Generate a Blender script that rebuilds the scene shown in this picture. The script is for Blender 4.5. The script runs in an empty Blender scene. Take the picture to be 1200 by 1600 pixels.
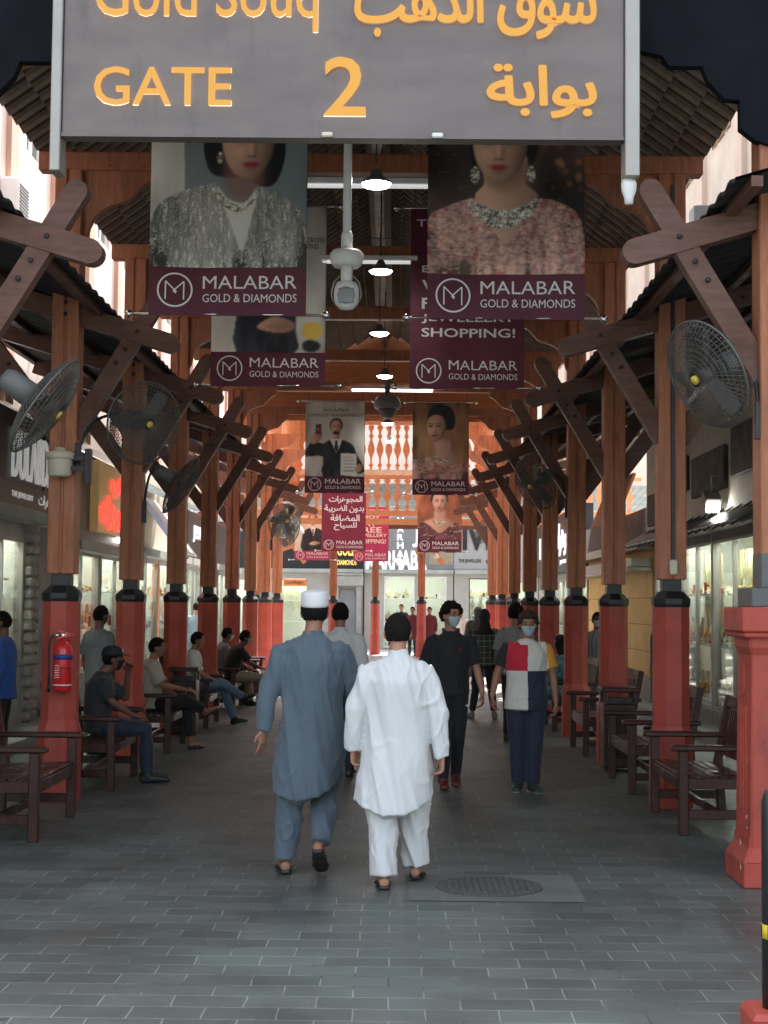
import bpy, bmesh, math, random
from mathutils import Vector, Matrix, noise
random.seed(7)
R = math.radians
S = bpy.context.scene
COL = S.collection

# ------------------------------------------------------------------ camera
CAMZ = 1.72
F = 2400.0
cd = bpy.data.cameras.new('camera')
cd.sensor_fit = 'HORIZONTAL'; cd.sensor_width = 36.0; cd.lens = 72.0
cd.clip_start = 0.1; cd.clip_end = 2000
cam = bpy.data.objects.new('camera', cd); COL.objects.link(cam)
cam.matrix_world = (Matrix.Translation((0, 0, CAMZ)) @ Matrix.Rotation(18 / F, 4, 'Z')
                    @ Matrix.Rotation(R(90) + math.atan(143 / F), 4, 'X') @ Matrix.Rotation(R(0.55), 4, 'Z'))
S.camera = cam
# ------------------------------------------------------------------ sky and sun
SUN_EL, SUN_AZ = R(56), R(14)        # azimuth clockwise from +Y (ahead of the camera)
w = bpy.data.worlds.new("World"); S.world = w; w.use_nodes = True
nt = w.node_tree; bg = nt.nodes['Background']
sky = nt.nodes.new('ShaderNodeTexSky'); sky.sky_type = 'NISHITA'; sky.sun_disc = False
sky.sun_elevation = SUN_EL; sky.sun_rotation = SUN_AZ; sky.dust_density = 3.0; sky.air_density = 1.2
hs = nt.nodes.new('ShaderNodeHueSaturation'); hs.inputs['Saturation'].default_value = .5
nt.links.new(sky.outputs[0], hs.inputs['Color']); nt.links.new(hs.outputs[0], bg.inputs[0]); bg.inputs[1].default_value = 0.15
sl = bpy.data.lights.new('sun', 'SUN'); sl.energy = 4.0; sl.angle = R(0.5); sl.color = (1, .95, .87)
so = bpy.data.objects.new('sun', sl); COL.objects.link(so)
sd = Vector((math.sin(SUN_AZ) * math.cos(SUN_EL), math.cos(SUN_AZ) * math.cos(SUN_EL), math.sin(SUN_EL)))
so.rotation_euler = sd.to_track_quat('Z', 'Y').to_euler(); so.location = (5, 20, 40)
S.view_settings.view_transform = 'Standard'; S.view_settings.look = 'None'
S.view_settings.gamma = 1; S.view_settings.exposure = 2.0
try:
    S.cycles.max_bounces = 8; S.cycles.diffuse_bounces = 5; S.cycles.transparent_max_bounces = 12
    S.cycles.sample_clamp_indirect = 6
except Exception: pass

CAMM = cam.matrix_world.to_3x3()
def P(px, py, D):                    # photo pixel at depth D -> x, z
    d = CAMM @ Vector(((px - 600) / F, (800 - py) / F, -1)); t = D / d.y
    return (d.x * t, CAMZ + d.z * t)

# ------------------------------------------------------------------ materials
MATS = {}
def mat(name, col, rough=.6, var=.18, scale=6, stretch=(1, 1, 1), bump=.0, bscale=60, metal=0, emit=None, es=0,
        col2=None, spec=.5, sheen=0, coat=0):
    if name in MATS: return MATS[name]
    m = bpy.data.materials.new(name); m.use_nodes = True; MATS[name] = m
    n = m.node_tree.nodes; l = m.node_tree.links; b = n['Principled BSDF']
    b.inputs['Roughness'].default_value = rough; b.inputs['Metallic'].default_value = metal
    b.inputs['Specular IOR Level'].default_value = spec
    if sheen: b.inputs['Sheen Weight'].default_value = sheen
    if coat: b.inputs['Coat Weight'].default_value = coat
    tc = n.new('ShaderNodeTexCoord'); mp = n.new('ShaderNodeMapping'); l.new(tc.outputs['Object'], mp.inputs[0])
    mp.inputs['Scale'].default_value = stretch
    nz = n.new('ShaderNodeTexNoise'); nz.inputs['Scale'].default_value = scale; nz.inputs['Detail'].default_value = 6
    nz.inputs['Roughness'].default_value = .62
    l.new(mp.outputs[0], nz.inputs['Vector'])
    cr = n.new('ShaderNodeValToRGB'); l.new(nz.outputs[0], cr.inputs[0])
    c2 = col2 or tuple(min(1, c * (1 + var)) for c in col)
    cr.color_ramp.elements[0].position = .32; cr.color_ramp.elements[1].position = .68
    cr.color_ramp.elements[0].color = (*[c * (1 - var) for c in col], 1); cr.color_ramp.elements[1].color = (*c2, 1)
    l.new(cr.outputs[0], b.inputs['Base Color'])
    if bump:
        nb = n.new('ShaderNodeTexNoise'); nb.inputs['Scale'].default_value = bscale; nb.inputs['Detail'].default_value = 4
        l.new(mp.outputs[0], nb.inputs['Vector'])
        bu = n.new('ShaderNodeBump'); bu.inputs['Strength'].default_value = bump; bu.inputs['Distance'].default_value = .01
        l.new(nb.outputs[0], bu.inputs['Height']); l.new(bu.outputs[0], b.inputs['Normal'])
    if emit:
        b.inputs['Emission Color'].default_value = (*emit, 1); b.inputs['Emission Strength'].default_value = es
    return m

def mod_ramp(m, mn, mx):   # roughness variation
    n = m.node_tree.nodes; l = m.node_tree.links; b = n['Principled BSDF']
    nz = n.new('ShaderNodeTexNoise'); nz.inputs['Scale'].default_value = 2.5; nz.inputs['Detail'].default_value = 5
    tc = n.new('ShaderNodeTexCoord'); l.new(tc.outputs['Object'], nz.inputs['Vector'])
    mr = n.new('ShaderNodeMapRange'); mr.inputs[3].default_value = mn; mr.inputs[4].default_value = mx
    mr.inputs[1].default_value = .3; mr.inputs[2].default_value = .7
    l.new(nz.outputs[0], mr.inputs[0]); l.new(mr.outputs[0], b.inputs['Roughness'])
    return m

WOOD = mod_ramp(mat('painted_wood', (.41, .152, .074), .5, .22, 5, (6, 6, .7), .25, 30), .38, .7)
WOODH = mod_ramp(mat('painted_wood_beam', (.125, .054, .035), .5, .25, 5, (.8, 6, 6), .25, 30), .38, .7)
BENCHW = mod_ramp(mat('dark_varnished_wood', (.050, .018, .012), .35, .35, 6, (5, 1, 5), .15, 40), .22, .55)
REDP = mod_ramp(mat('red_painted_concrete', (.42, .066, .044), .55, .16, 3, (1, 1, 1), .25, 120), .4, .7)
BLACKP = mat('black_iron', (.018, .019, .02), .4, .3, 8, bump=.1)
TILE = mat('clay_roof_tile', (.23, .165, .125), .8, .22, 9, (1, 1, 1), .25, 50)
GREYM = mat('grey_metal', (.34, .315, .285), .35, .08, 3, metal=.5)
SIGNF = mat('brushed_sign_face', (.16, .132, .122), .42, .16, 1.4, (1, 1, 3), metal=.25)
YEL = mat('yellow_letter', (.62, .29, .03), .4, .03, emit=(1, .42, .05), es=.06)
WHITEP = mat('white_paint', (.78, .78, .76), .4, .05)
CREAM = mat('cream_plastic', (.66, .60, .46), .4, .07)
LAMPON = mat('lamp_glow', (1, 1, 1), .5, 0, emit=(1, .98, .93), es=14)
TUBEON = mat('tube_glow', (1, 1, 1), .5, 0, emit=(1, 1, .97), es=3.5)
SHOPL = mat('shop_lamp_glow', (1, 1, 1), .5, 0, emit=(.97, 1, .96), es=14)
MAROON = mat('maroon_cloth', (.105, .012, .034), .6, .15, 2, bump=.1, bscale=8)
MAROON2 = mat('bright_maroon_cloth', (.20, .012, .04), .6, .12, 2)
PINK = mat('magenta_cloth', (.42, .035, .13), .6, .1, 2)
PRINTW = mat('white_print', (.82, .80, .80), .6, .03)
CHROME = mat('chrome', (.7, .7, .7), .15, .02, metal=1)
STEELW = mat('fan_wire', (.12, .112, .10), .45, .1, metal=.3)
MOTOR = mat('fan_motor', (.12, .125, .12), .5, .1)
GOLD = mat('gold', (.95, .62, .17), .25, .15, 30, metal=.9)
CREAMW = mat('cream_plaster', (.62, .57, .48), .8, .12, 2)
FACADE = mat('facade_plaster', (.66, .55, .47), .85, .1, .6)
FACADE2 = mat('pink_plaster', (.60, .36, .28), .85, .1, .6)
STONE = mat('rough_stone', (.38, .35, .31), .85, .25, 5, bump=.8, bscale=12)
YELW = mat('ochre_stone', (.62, .42, .16), .75, .12, 2, bump=.2)
DARK = mat('dark_board', (.009, .010, .015), .9, .25, 3, spec=.15)
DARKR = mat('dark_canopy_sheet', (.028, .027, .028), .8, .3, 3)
GREYB = mat('grey_board', (.20, .21, .215), .6, .12, 2)
MINT = mat('pale_shop_wall', (.60, .60, .54), .6, .06, 2)
CONC = mat('pale_concrete', (.36, .38, .355), .8, .15, 2, bump=.3, bscale=50)
ORANGE = mat('orange_wood', (.66, .25, .105), .55, .15, 4, (1, 6, 6), .2, 30)
MANH = mat('manhole_iron', (.085, .085, .075), .7, .4, 60, bump=1, bscale=70)

def chips(m, lo=.69, hi=.72, col=(.50, .36, .30), sc=11, grime=(.10, .035, .03)):
    n = m.node_tree.nodes; l = m.node_tree.links; b = n['Principled BSDF']; src = b.inputs['Base Color'].links[0].from_socket
    tc = n.new('ShaderNodeTexCoord'); prev = src
    for (s_, a, z, c, amt, st) in ((sc, lo, hi, col, .8, (1, 1, 1)), (3.2, .55, .75, grime, .65, (1.6, 1.6, .5))):
        mp = n.new('ShaderNodeMapping'); mp.inputs['Scale'].default_value = st; l.new(tc.outputs['Object'], mp.inputs[0])
        nz = n.new('ShaderNodeTexNoise'); nz.inputs['Scale'].default_value = s_; nz.inputs['Detail'].default_value = 9; nz.inputs['Roughness'].default_value = .66; l.new(mp.outputs[0], nz.inputs['Vector'])
        mr = n.new('ShaderNodeMapRange'); mr.inputs[1].default_value = a; mr.inputs[2].default_value = z; mr.inputs[4].default_value = amt; l.new(nz.outputs[0], mr.inputs[0])
        mx = n.new('ShaderNodeMix'); mx.data_type = 'RGBA'; l.new(mr.outputs[0], mx.inputs[0]); l.new(prev, mx.inputs[6]); mx.inputs[7].default_value = (*c, 1); prev = mx.outputs[2]
    l.new(prev, b.inputs['Base Color'])
chips(REDP); chips(WOOD, .70, .76, (.17, .10, .07), 6, (.14, .06, .04)); chips(WOODH, .70, .76, (.20, .12, .08), 6, (.05, .027, .018)); chips(BENCHW, .68, .75, (.16, .09, .06), 14, (.02, .01, .008))
chips(SIGNF, .66, .8, (.24, .22, .20), 5, (.09, .085, .08))
def glassmat():
    m = bpy.data.materials.new('glass'); m.use_nodes = True; n = m.node_tree.nodes; l = m.node_tree.links
    for x in list(n):
        if x.type != 'OUTPUT_MATERIAL': n.remove(x)
    o = [x for x in n if x.type == 'OUTPUT_MATERIAL'][0]
    t = n.new('ShaderNodeBsdfTransparent'); t.inputs[0].default_value = (.93, .97, .95, 1)
    g = n.new('ShaderNodeBsdfGlossy'); g.inputs['Roughness'].default_value = .02
    f = n.new('ShaderNodeFresnel'); f.inputs[0].default_value = 1.5
    mx = n.new('ShaderNodeMixShader'); k_ = n.new('ShaderNodeMath'); k_.operation = 'MULTIPLY'; k_.inputs[1].default_value = .45; l.new(f.outputs[0], k_.inputs[0]); l.new(k_.outputs[0], mx.inputs[0]); l.new(t.outputs[0], mx.inputs[1]); l.new(g.outputs[0], mx.inputs[2])
    l.new(mx.outputs[0], o.inputs[0]); return m
GLASS = glassmat()

# ------------------------------------------------------------------ mesh helpers
class MB:
    def __init__(s): s.v = []; s.f = []; s.m = []; s.sm = []
    def add(s, vs, fs, mi=0, smooth=False):
        o = len(s.v); s.v += [tuple(v) for v in vs]
        for f in fs: s.f.append([i + o for i in f]); s.m.append(mi); s.sm.append(smooth)
    def box(s, c, d, rot=None, mi=0, bev=0.0):
        x, y, z = d[0] / 2, d[1] / 2, d[2] / 2
        if bev:
            b = min(bev, x * .9, y * .9, z * .9)
            bm = bmesh.new(); bmesh.ops.create_cube(bm, size=1)
            for v in bm.verts: v.co = Vector((v.co.x * 2 * x, v.co.y * 2 * y, v.co.z * 2 * z))
            bmesh.ops.bevel(bm, geom=list(bm.edges), offset=b, segments=1, affect='EDGES')
            vs = [v.co.copy() for v in bm.verts]; bm.verts.index_update(); fs = [[v.index for v in f.verts] for f in bm.faces]; bm.free()
        else:
            vs = [Vector((i, j, k)) for i in (-x, x) for j in (-y, y) for k in (-z, z)]
            fs = [(0, 1, 3, 2), (4, 6, 7, 5), (0, 4, 5, 1), (2, 3, 7, 6), (0, 2, 6, 4), (1, 5, 7, 3)]
        M = rot if rot is not None else Matrix.Identity(3)
        C = Vector(c); s.add([M @ v + C for v in vs], fs, mi)
    def bx(s, x0, x1, y0, y1, z0, z1, mi=0, bev=0): s.box(((x0 + x1) / 2, (y0 + y1) / 2, (z0 + z1) / 2), (abs(x1 - x0), abs(y1 - y0), abs(z1 - z0)), None, mi, bev)
    def bar(s, a, b, wd, ht, side=(0, 1, 0), mi=0, bev=0.0):     # beam from a to b; wd along side
        a = Vector(a); b = Vector(b); t = (b - a).normalized(); sd_ = Vector(side); sd_ = (sd_ - t * sd_.dot(t)).normalized(); u = t.cross(sd_)
        M = Matrix((t, sd_, u)).transposed(); s.box((a + b) / 2, ((b - a).length, wd, ht), M, mi, bev)
    def loft(s, pts, rads, side=(1, 0, 0), n=16, mi=0, smooth=True, caps=True, dome=.5, zfun=None):
        pts = [Vector(p) for p in pts]; rads = [(r, r) if not isinstance(r, (tuple, list)) else r for r in rads]
        if caps and dome:
            t0 = (pts[0] - pts[1]).normalized(); t1 = (pts[-1] - pts[-2]).normalized()
            r0 = min(rads[0]); r1 = min(rads[-1])
            pts = [pts[0] + t0 * r0 * dome, pts[0] + t0 * r0 * dome * .72] + pts + [pts[-1] + t1 * r1 * dome * .72, pts[-1] + t1 * r1 * dome]
            rads = [tuple(q * .3 for q in rads[0]), tuple(q * .75 for q in rads[0])] + rads + [tuple(q * .75 for q in rads[-1]), tuple(q * .3 for q in rads[-1])]
        vs = []; N = len(pts); sd_ = Vector(side)
        for i, p in enumerate(pts):
            t = (pts[min(i + 1, N - 1)] - pts[max(i - 1, 0)]).normalized()
            a = sd_ - t * sd_.dot(t)
            if a.length < .05: a = Vector((0, 1, 0)) - t * t.y
            a.normalize(); b = t.cross(a)
            for k in range(n):
                th = 2 * math.pi * k / n
                q = p + a * math.cos(th) * rads[i][0] + b * math.sin(th) * rads[i][1]
                if zfun: q = zfun(q, i / (N - 1), th)
                vs.append(q)
        fs = []
        for i in range(N - 1):
            for k in range(n):
                fs.append((i * n + k, i * n + (k + 1) % n, (i + 1) * n + (k + 1) % n, (i + 1) * n + k))
        if caps: fs.append(tuple(range(n))[::-1]); fs.append(tuple(range((N - 1) * n, N * n)))
        s.add(vs, fs, mi, smooth)
    def tube(s, pts, r, n=8, mi=0, closed=False):
        if closed:
            pts = [Vector(p) for p in pts]; N = len(pts); c = sum(pts, Vector()) / N
            nrm = (pts[0] - c).cross(pts[N // 4] - c).normalized(); vs = []
            for i, p in enumerate(pts):
                a = (p - c).normalized()
                for k in range(n):
                    th = 2 * math.pi * k / n; vs.append(p + a * math.cos(th) * r + nrm * math.sin(th) * r)
            s.add(vs, [(i * n + k, i * n + (k + 1) % n, ((i + 1) % N) * n + (k + 1) % n, ((i + 1) % N) * n + k) for i in range(N) for k in range(n)], mi, True)
        else: s.loft(pts, [r] * len(pts), n=n, mi=mi, dome=0)
    def lathe(s, prof, n=24, c=(0, 0, 0), axis='Z', mi=0, smooth=True, rot0=0.0, M=None):
        vs = []; C = Vector(c)
        for r, z in prof:
            for k in range(n):
                th = rot0 + 2 * math.pi * k / n; v = Vector((r * math.cos(th), r * math.sin(th), z))
                if axis == 'Y': v = Vector((v.x, v.z, v.y))
                if axis == 'X': v = Vector((v.z, v.x, v.y))
                if M is not None: v = M @ v
                vs.append(v + C)
        N = len(prof)
        fs = [(i * n + k, i * n + (k + 1) % n, (i + 1) * n + (k + 1) % n, (i + 1) * n + k) for i in range(N - 1) for k in range(n)]
        if prof[0][0] > 1e-4: fs.append(tuple(range(n))[::-1])
        if prof[-1][0] > 1e-4: fs.append(tuple(range((N - 1) * n, N * n)))
        s.add(vs, fs, mi, smooth)
    def ball(s, c, r, n=12, mi=0, M=None):
        r = (r, r, r) if not isinstance(r, (tuple, list)) else r
        vs = []; fs = []; C = Vector(c)
        for i in range(n + 1):
            ph = math.pi * i / n
            for k in range(2 * n):
                th = math.pi * k / n
                v = Vector((math.sin(ph) * math.cos(th) * r[0], math.sin(ph) * math.sin(th) * r[1], -math.cos(ph) * r[2]))
                if M is not None: v = M @ v
                vs.append(v + C)
        W = 2 * n
        for i in range(n):
            for k in range(W): fs.append((i * W + k, i * W + (k + 1) % W, (i + 1) * W + (k + 1) % W, (i + 1) * W + k))
        s.add(vs, fs, mi, True)
    def prism(s, poly, d0, d1, plane='XZ', mi=0):                # polygon extruded along the remaining axis
        n = len(poly)
        def mk(a, b, d): return {'XZ': (a, d, b), 'YZ': (d, a, b), 'XY': (a, b, d)}[plane]
        vs = [mk(a, b, d0) for a, b in poly] + [mk(a, b, d1) for a, b in poly]
        s.add(vs, [tuple(range(n))[::-1], tuple(range(n, 2 * n))] + [(i, (i + 1) % n, n + (i + 1) % n, n + i) for i in range(n)], mi)
    def flat(s, poly, y, mi=0): s.add([(a, y, b) for a, b in poly], [tuple(range(len(poly)))], mi)
    def mesh(s, name, mats):
        me = bpy.data.meshes.new(name); me.from_pydata(s.v, [], s.f)
        for m in (mats if isinstance(mats, (list, tuple)) else [mats]): me.materials.append(m)
        for i, p in enumerate(me.polygons): p.material_index = s.m[i]; p.use_smooth = s.sm[i]
        bm = bmesh.new(); bm.from_mesh(me)
        ng = [f for f in bm.faces if len(f.verts) > 4]
        if ng: bmesh.ops.triangulate(bm, faces=ng)
        bmesh.ops.dissolve_degenerate(bm, dist=1e-6, edges=bm.edges)
        bmesh.ops.recalc_face_normals(bm, faces=bm.faces); bm.to_mesh(me); bm.free()
        return me
    def build(s, name, mats, parent=None, loc=None, rz=0):
        o = bpy.data.objects.new(name, s.mesh(name, mats)); COL.objects.link(o)
        if parent is not None: o.parent = parent
        if loc is not None: o.location = loc
        o.rotation_euler.z = rz
        return o

def tag(o, label=None, cat=None, group=None, kind=None):
    if label: o['label'] = label
    if cat: o['category'] = cat
    if group: o['group'] = group
    if kind: o['kind'] = kind
    return o
def thing(name, label, cat, loc=(0, 0, 0), rz=0, group=None):
    o = bpy.data.objects.new(name, None); COL.objects.link(o); o.empty_display_size = .1
    o.location = loc; o.rotation_euler.z = rz
    return tag(o, label, cat, group)
def kids(o): return [c for c in bpy.data.objects if c.parent is o]
KID = {}
def dup(root, loc, rz=0, label=None, group=None):
    def cp(o, par):
        c = o.copy(); COL.objects.link(c); c.parent = par
        for ch in KID.setdefault(o.name, kids(o)): cp(ch, c)
        return c
    r = cp(root, None); r.location = loc; r.rotation_euler.z = rz
    if label: r['label'] = label
    if group: r['group'] = group
    return r

# Arabic letters joined with presentation forms
AR = {'ا': (0xFE8D, 2), 'ب': (0xFE8F, 4), 'ة': (0xFE93, 2), 'ت': (0xFE95, 4), 'ج': (0xFE9D, 4), 'ح': (0xFEA1, 4), 'د': (0xFEA9, 2),
      'ذ': (0xFEAB, 2), 'ر': (0xFEAD, 2), 'س': (0xFEB1, 4), 'ش': (0xFEB5, 4), 'ض': (0xFEBD, 4), 'ف': (0xFED1, 4), 'ق': (0xFED5, 4),
      'ل': (0xFEDD, 4), 'م': (0xFEE1, 4), 'ن': (0xFEE5, 4), 'ه': (0xFEE9, 4), 'و': (0xFEED, 2), 'ي': (0xFEF1, 4)}
def arab(t):
    out = []
    for wd in t.split(' '):
        r = []
        for i, c in enumerate(wd):
            b, n = AR[c]; prev = i > 0 and AR[wd[i - 1]][1] == 4; nxt = i < len(wd) - 1 and n == 4
            r.append(chr(b + ((3 if nxt else 1) if prev else (2 if nxt else 0))))
        out.append(''.join(reversed(r)))
    return ' '.join(reversed(out))
def text(name, t, m, parent, box, y, ext=.003, bold=0.0, fat=0.0, keep=False):
    """writes t so that it fills box=(x0,z0,x1,z1) in the XZ plane at y, facing -Y; keep: keep aspect, fit width"""
    cu = bpy.data.curves.new('t', 'FONT'); cu.body = t; cu.extrude = 0; cu.offset = bold; cu.space_character = .93 if any(ord(c) > 0xFE00 for c in t) else 1; cu.resolution_u = 3
    cu.materials.append(m); cu.materials.append(m)
    for i in range(len(t)):
        cu.body_format[i].material_index = i % 2
    o = bpy.data.objects.new('t', cu); COL.objects.link(o)
    dg = bpy.context.evaluated_depsgraph_get()
    if any(ord(c) > 0xFE00 for c in t):          # joined letters overlap: fill every other letter on its own
        oe = o.evaluated_get(dg); bm = bmesh.new(); c0 = oe.to_curve(dg).copy(); oe.to_curve_clear(); info = []
        for sp in c0.splines:
            q = [p.co for p in sp.bezier_points] if sp.type == 'BEZIER' else [p.co for p in sp.points]; n_ = len(q)
            ar = sum(q[i - 1].x * q[i].y - q[i].x * q[i - 1].y for i in range(n_)); xs_ = [p.x for p in q]; ys_ = [p.y for p in q]
            info.append((sp.character_index, ar, min(xs_), max(xs_), min(ys_), max(ys_)))
        sgn = 1 if max(info, key=lambda r: abs(r[1]))[1] > 0 else -1; par = 0
        for i, r in enumerate(info):
            if r[1] * sgn <= 0: continue
            keep_ = {i} | {k for k, h in enumerate(info) if h[0] == r[0] and h[1] * sgn < 0 and h[2] >= r[2] and h[3] <= r[3] and h[4] >= r[4] and h[5] <= r[5]}
            c2 = c0.copy(); par = 1 - par
            for sp in [q for k, q in enumerate(c2.splines) if k not in keep_]: c2.splines.remove(sp)
            o2 = bpy.data.objects.new('t2', c2); m2 = bpy.data.meshes.new_from_object(o2)
            for v in m2.vertices: v.co.z = i
            bm.from_mesh(m2)
            bpy.data.objects.remove(o2); bpy.data.curves.remove(c2); bpy.data.meshes.remove(m2)
        bpy.data.curves.remove(c0)
        me = bpy.data.meshes.new('t'); bm.to_mesh(me); bm.free()
        for _ in (0, 1): me.materials.append(m)
    else: me = bpy.data.meshes.new_from_object(o.evaluated_get(dg))
    bpy.data.objects.remove(o); bpy.data.curves.remove(cu)
    xs = [v.co.x for v in me.vertices]; ys = [v.co.y for v in me.vertices]
    if not xs: return None
    x0, x1, y0, y1 = min(xs), max(xs), min(ys), max(ys); bx0, bz0, bx1, bz1 = box
    sx = (bx1 - bx0) / (x1 - x0); sz = (bz1 - bz0) / (y1 - y0)
    if keep: sx = sz = min(sx, sz)
    cx, cz = (bx0 + bx1) / 2, (bz0 + bz1) / 2; mx, my = (x0 + x1) / 2, (y0 + y1) / 2
    vs = [(cx + (v.co.x - mx) * sx, y - v.co.z * .00012, cz + (v.co.y - my) * sz) for v in me.vertices]
    bm = bmesh.new(); bm.from_mesh(me)
    for v, c in zip(bm.verts, vs): v.co = c
    for f_ in bm.faces:
        f_.smooth = False
    if fat:
        src = list(bm.faces); k = 0
        for a_ in range(6):
            k += 1; r = bmesh.ops.duplicate(bm, geom=src)
            for g in r['geom']:
                if isinstance(g, bmesh.types.BMVert): g.co += Vector((fat * math.cos(a_ * math.pi / 3), -.0033 * k / 6, fat * math.sin(a_ * math.pi / 3)))
    if ext > 0:
        r = bmesh.ops.extrude_face_region(bm, geom=list(bm.faces))
        for g in r['geom']:
            if isinstance(g, bmesh.types.BMVert): g.co.y -= ext
    bmesh.ops.recalc_face_normals(bm, faces=bm.faces)
    bm.to_mesh(me); bm.free(); me.name = name
    ob = bpy.data.objects.new(name, me); COL.objects.link(ob); ob.parent = parent
    return ob

XC = -0.25
HW = 2.65
def DK(k): return 9.9 + 3.5 * k

# ------------------------------------------------------------------ ground
def ground():
    mb = MB(); mb.add([(-400, -400, 0), (400, -400, 0), (400, 600, 0), (-400, 600, 0)], [(0, 1, 2, 3)])
    m = bpy.data.materials.new('grey_pavers'); m.use_nodes = True; n = m.node_tree.nodes; l = m.node_tree.links; b = n['Principled BSDF']
    tc = n.new('ShaderNodeTexCoord')
    nd = n.new('ShaderNodeTexNoise'); nd.inputs['Scale'].default_value = 3; l.new(tc.outputs['Object'], nd.inputs['Vector'])
    ad = n.new('ShaderNodeVectorMath'); ad.operation = 'MULTIPLY_ADD'; l.new(nd.outputs['Color'], ad.inputs[0]); ad.inputs[1].default_value = (.022, .022, 0); l.new(tc.outputs['Object'], ad.inputs[2])
    br = n.new('ShaderNodeTexBrick'); l.new(ad.outputs[0], br.inputs['Vector'])
    br.inputs['Scale'].default_value = 1; br.inputs['Brick Width'].default_value = .31; br.inputs['Row Height'].default_value = .19
    br.inputs['Mortar Size'].default_value = .0042; br.inputs['Mortar Smooth'].default_value = .3; br.offset = .5
    br.inputs['Color1'].default_value = (.086, .101, .092, 1); br.inputs['Color2'].default_value = (.120, .138, .127, 1)
    br.inputs['Bias'].default_value = 0
    br.inputs['Mortar'].default_value = (.25, .26, .24, 1)
    nz = n.new('ShaderNodeTexNoise'); nz.inputs['Scale'].default_value = .9; nz.inputs['Detail'].default_value = 8; nz.inputs['Roughness'].default_value = .65
    l.new(tc.outputs['Object'], nz.inputs['Vector'])
    r1 = n.new('ShaderNodeValToRGB'); l.new(nz.outputs[0], r1.inputs[0])
    r1.color_ramp.elements[0].position = .35; r1.color_ramp.elements[0].color = (.72, .71, .71, 1)
    r1.color_ramp.elements[1].position = .7; r1.color_ramp.elements[1].color = (1.22, 1.24, 1.2, 1)
    mx = n.new('ShaderNodeMix'); mx.data_type = 'RGBA'; mx.blend_type = 'MULTIPLY'; mx.inputs[0].default_value = 1
    l.new(br.outputs['Color'], mx.inputs[6]); l.new(r1.outputs[0], mx.inputs[7])
    # joints hidden by dirt in patches
    n3 = n.new('ShaderNodeTexNoise'); n3.inputs['Scale'].default_value = 2.2; n3.inputs['Detail'].default_value = 6; l.new(tc.outputs['Object'], n3.inputs['Vector'])
    r3 = n.new('ShaderNodeMapRange'); r3.inputs[1].default_value = .5; r3.inputs[2].default_value = .62; l.new(n3.outputs[0], r3.inputs[0])
    # white scuffs
    mp = n.new('ShaderNodeMapping'); mp.inputs['Scale'].default_value = (1.2, 4, 1); l.new(tc.outputs['Object'], mp.inputs[0])
    n4 = n.new('ShaderNodeTexNoise'); n4.inputs['Scale'].default_value = 1.7; n4.inputs['Detail'].default_value = 10; n4.inputs['Roughness'].default_value = .72; l.new(mp.outputs[0], n4.inputs['Vector'])
    r4 = n.new('ShaderNodeMapRange'); r4.inputs[1].default_value = .66; r4.inputs[2].default_value = .78; r4.inputs[4].default_value = .6; l.new(n4.outputs[0], r4.inputs[0])
    mf = n.new('ShaderNodeMix'); mf.data_type = 'RGBA'; l.new(br.outputs['Fac'], mf.inputs[0])
    dirt = n.new('ShaderNodeMix'); dirt.data_type = 'RGBA'; l.new(r3.outputs[0], dirt.inputs[0]); l.new(mx.outputs[2], dirt.inputs[6]); dirt.inputs[7].default_value = (.055, .06, .058, 1)
    mdn = n.new('ShaderNodeMath'); mdn.operation = 'MULTIPLY'; l.new(br.outputs['Fac'], mdn.inputs[0]); l.new(r3.outputs[0], mdn.inputs[1])
    l.new(mdn.outputs[0], dirt.inputs[0])
    m5 = n.new('ShaderNodeMix'); m5.data_type = 'RGBA'; l.new(r4.outputs[0], m5.inputs[0]); l.new(dirt.outputs[2], m5.inputs[6]); m5.inputs[7].default_value = (.36, .38, .37, 1)
    n7 = n.new('ShaderNodeTexVoronoi'); n7.inputs['Scale'].default_value = 3.2; n7.inputs['Randomness'].default_value = 1; l.new(tc.outputs['Object'], n7.inputs['Vector'])
    r7 = n.new('ShaderNodeMapRange'); r7.inputs[1].default_value = .075; r7.inputs[2].default_value = .05; r7.inputs[4].default_value = .5; l.new(n7.outputs['Distance'], r7.inputs[0])
    m7 = n.new('ShaderNodeMix'); m7.data_type = 'RGBA'; l.new(r7.outputs[0], m7.inputs[0]); l.new(m5.outputs[2], m7.inputs[6]); m7.inputs[7].default_value = (.03, .032, .03, 1)
    l.new(m7.outputs[2], b.inputs['Base Color'])
    rr = n.new('ShaderNodeMapRange'); rr.inputs[3].default_value = .36; rr.inputs[4].default_value = .62; rr.inputs[1].default_value = .3; rr.inputs[2].default_value = .7
    l.new(nz.outputs[0], rr.inputs[0]); l.new(rr.outputs[0], b.inputs['Roughness']); b.inputs['Specular IOR Level'].default_value = .5
    bu = n.new('ShaderNodeBump'); bu.inputs['Strength'].default_value = .5; bu.inputs['Distance'].default_value = .006; bu.invert = True
    n6 = n.new('ShaderNodeTexNoise'); n6.inputs['Scale'].default_value = 25; l.new(tc.outputs['Object'], n6.inputs['Vector'])
    a6 = n.new('ShaderNodeMath'); a6.operation = 'MULTIPLY_ADD'; l.new(n6.outputs[0], a6.inputs[0]); a6.inputs[1].default_value = .5; l.new(br.outputs['Fac'], a6.inputs[2])
    l.new(a6.outputs[0], bu.inputs['Height']); l.new(bu.outputs[0], b.inputs['Normal'])
    tag(mb.build('ground', m), kind='structure')
ground()
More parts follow.
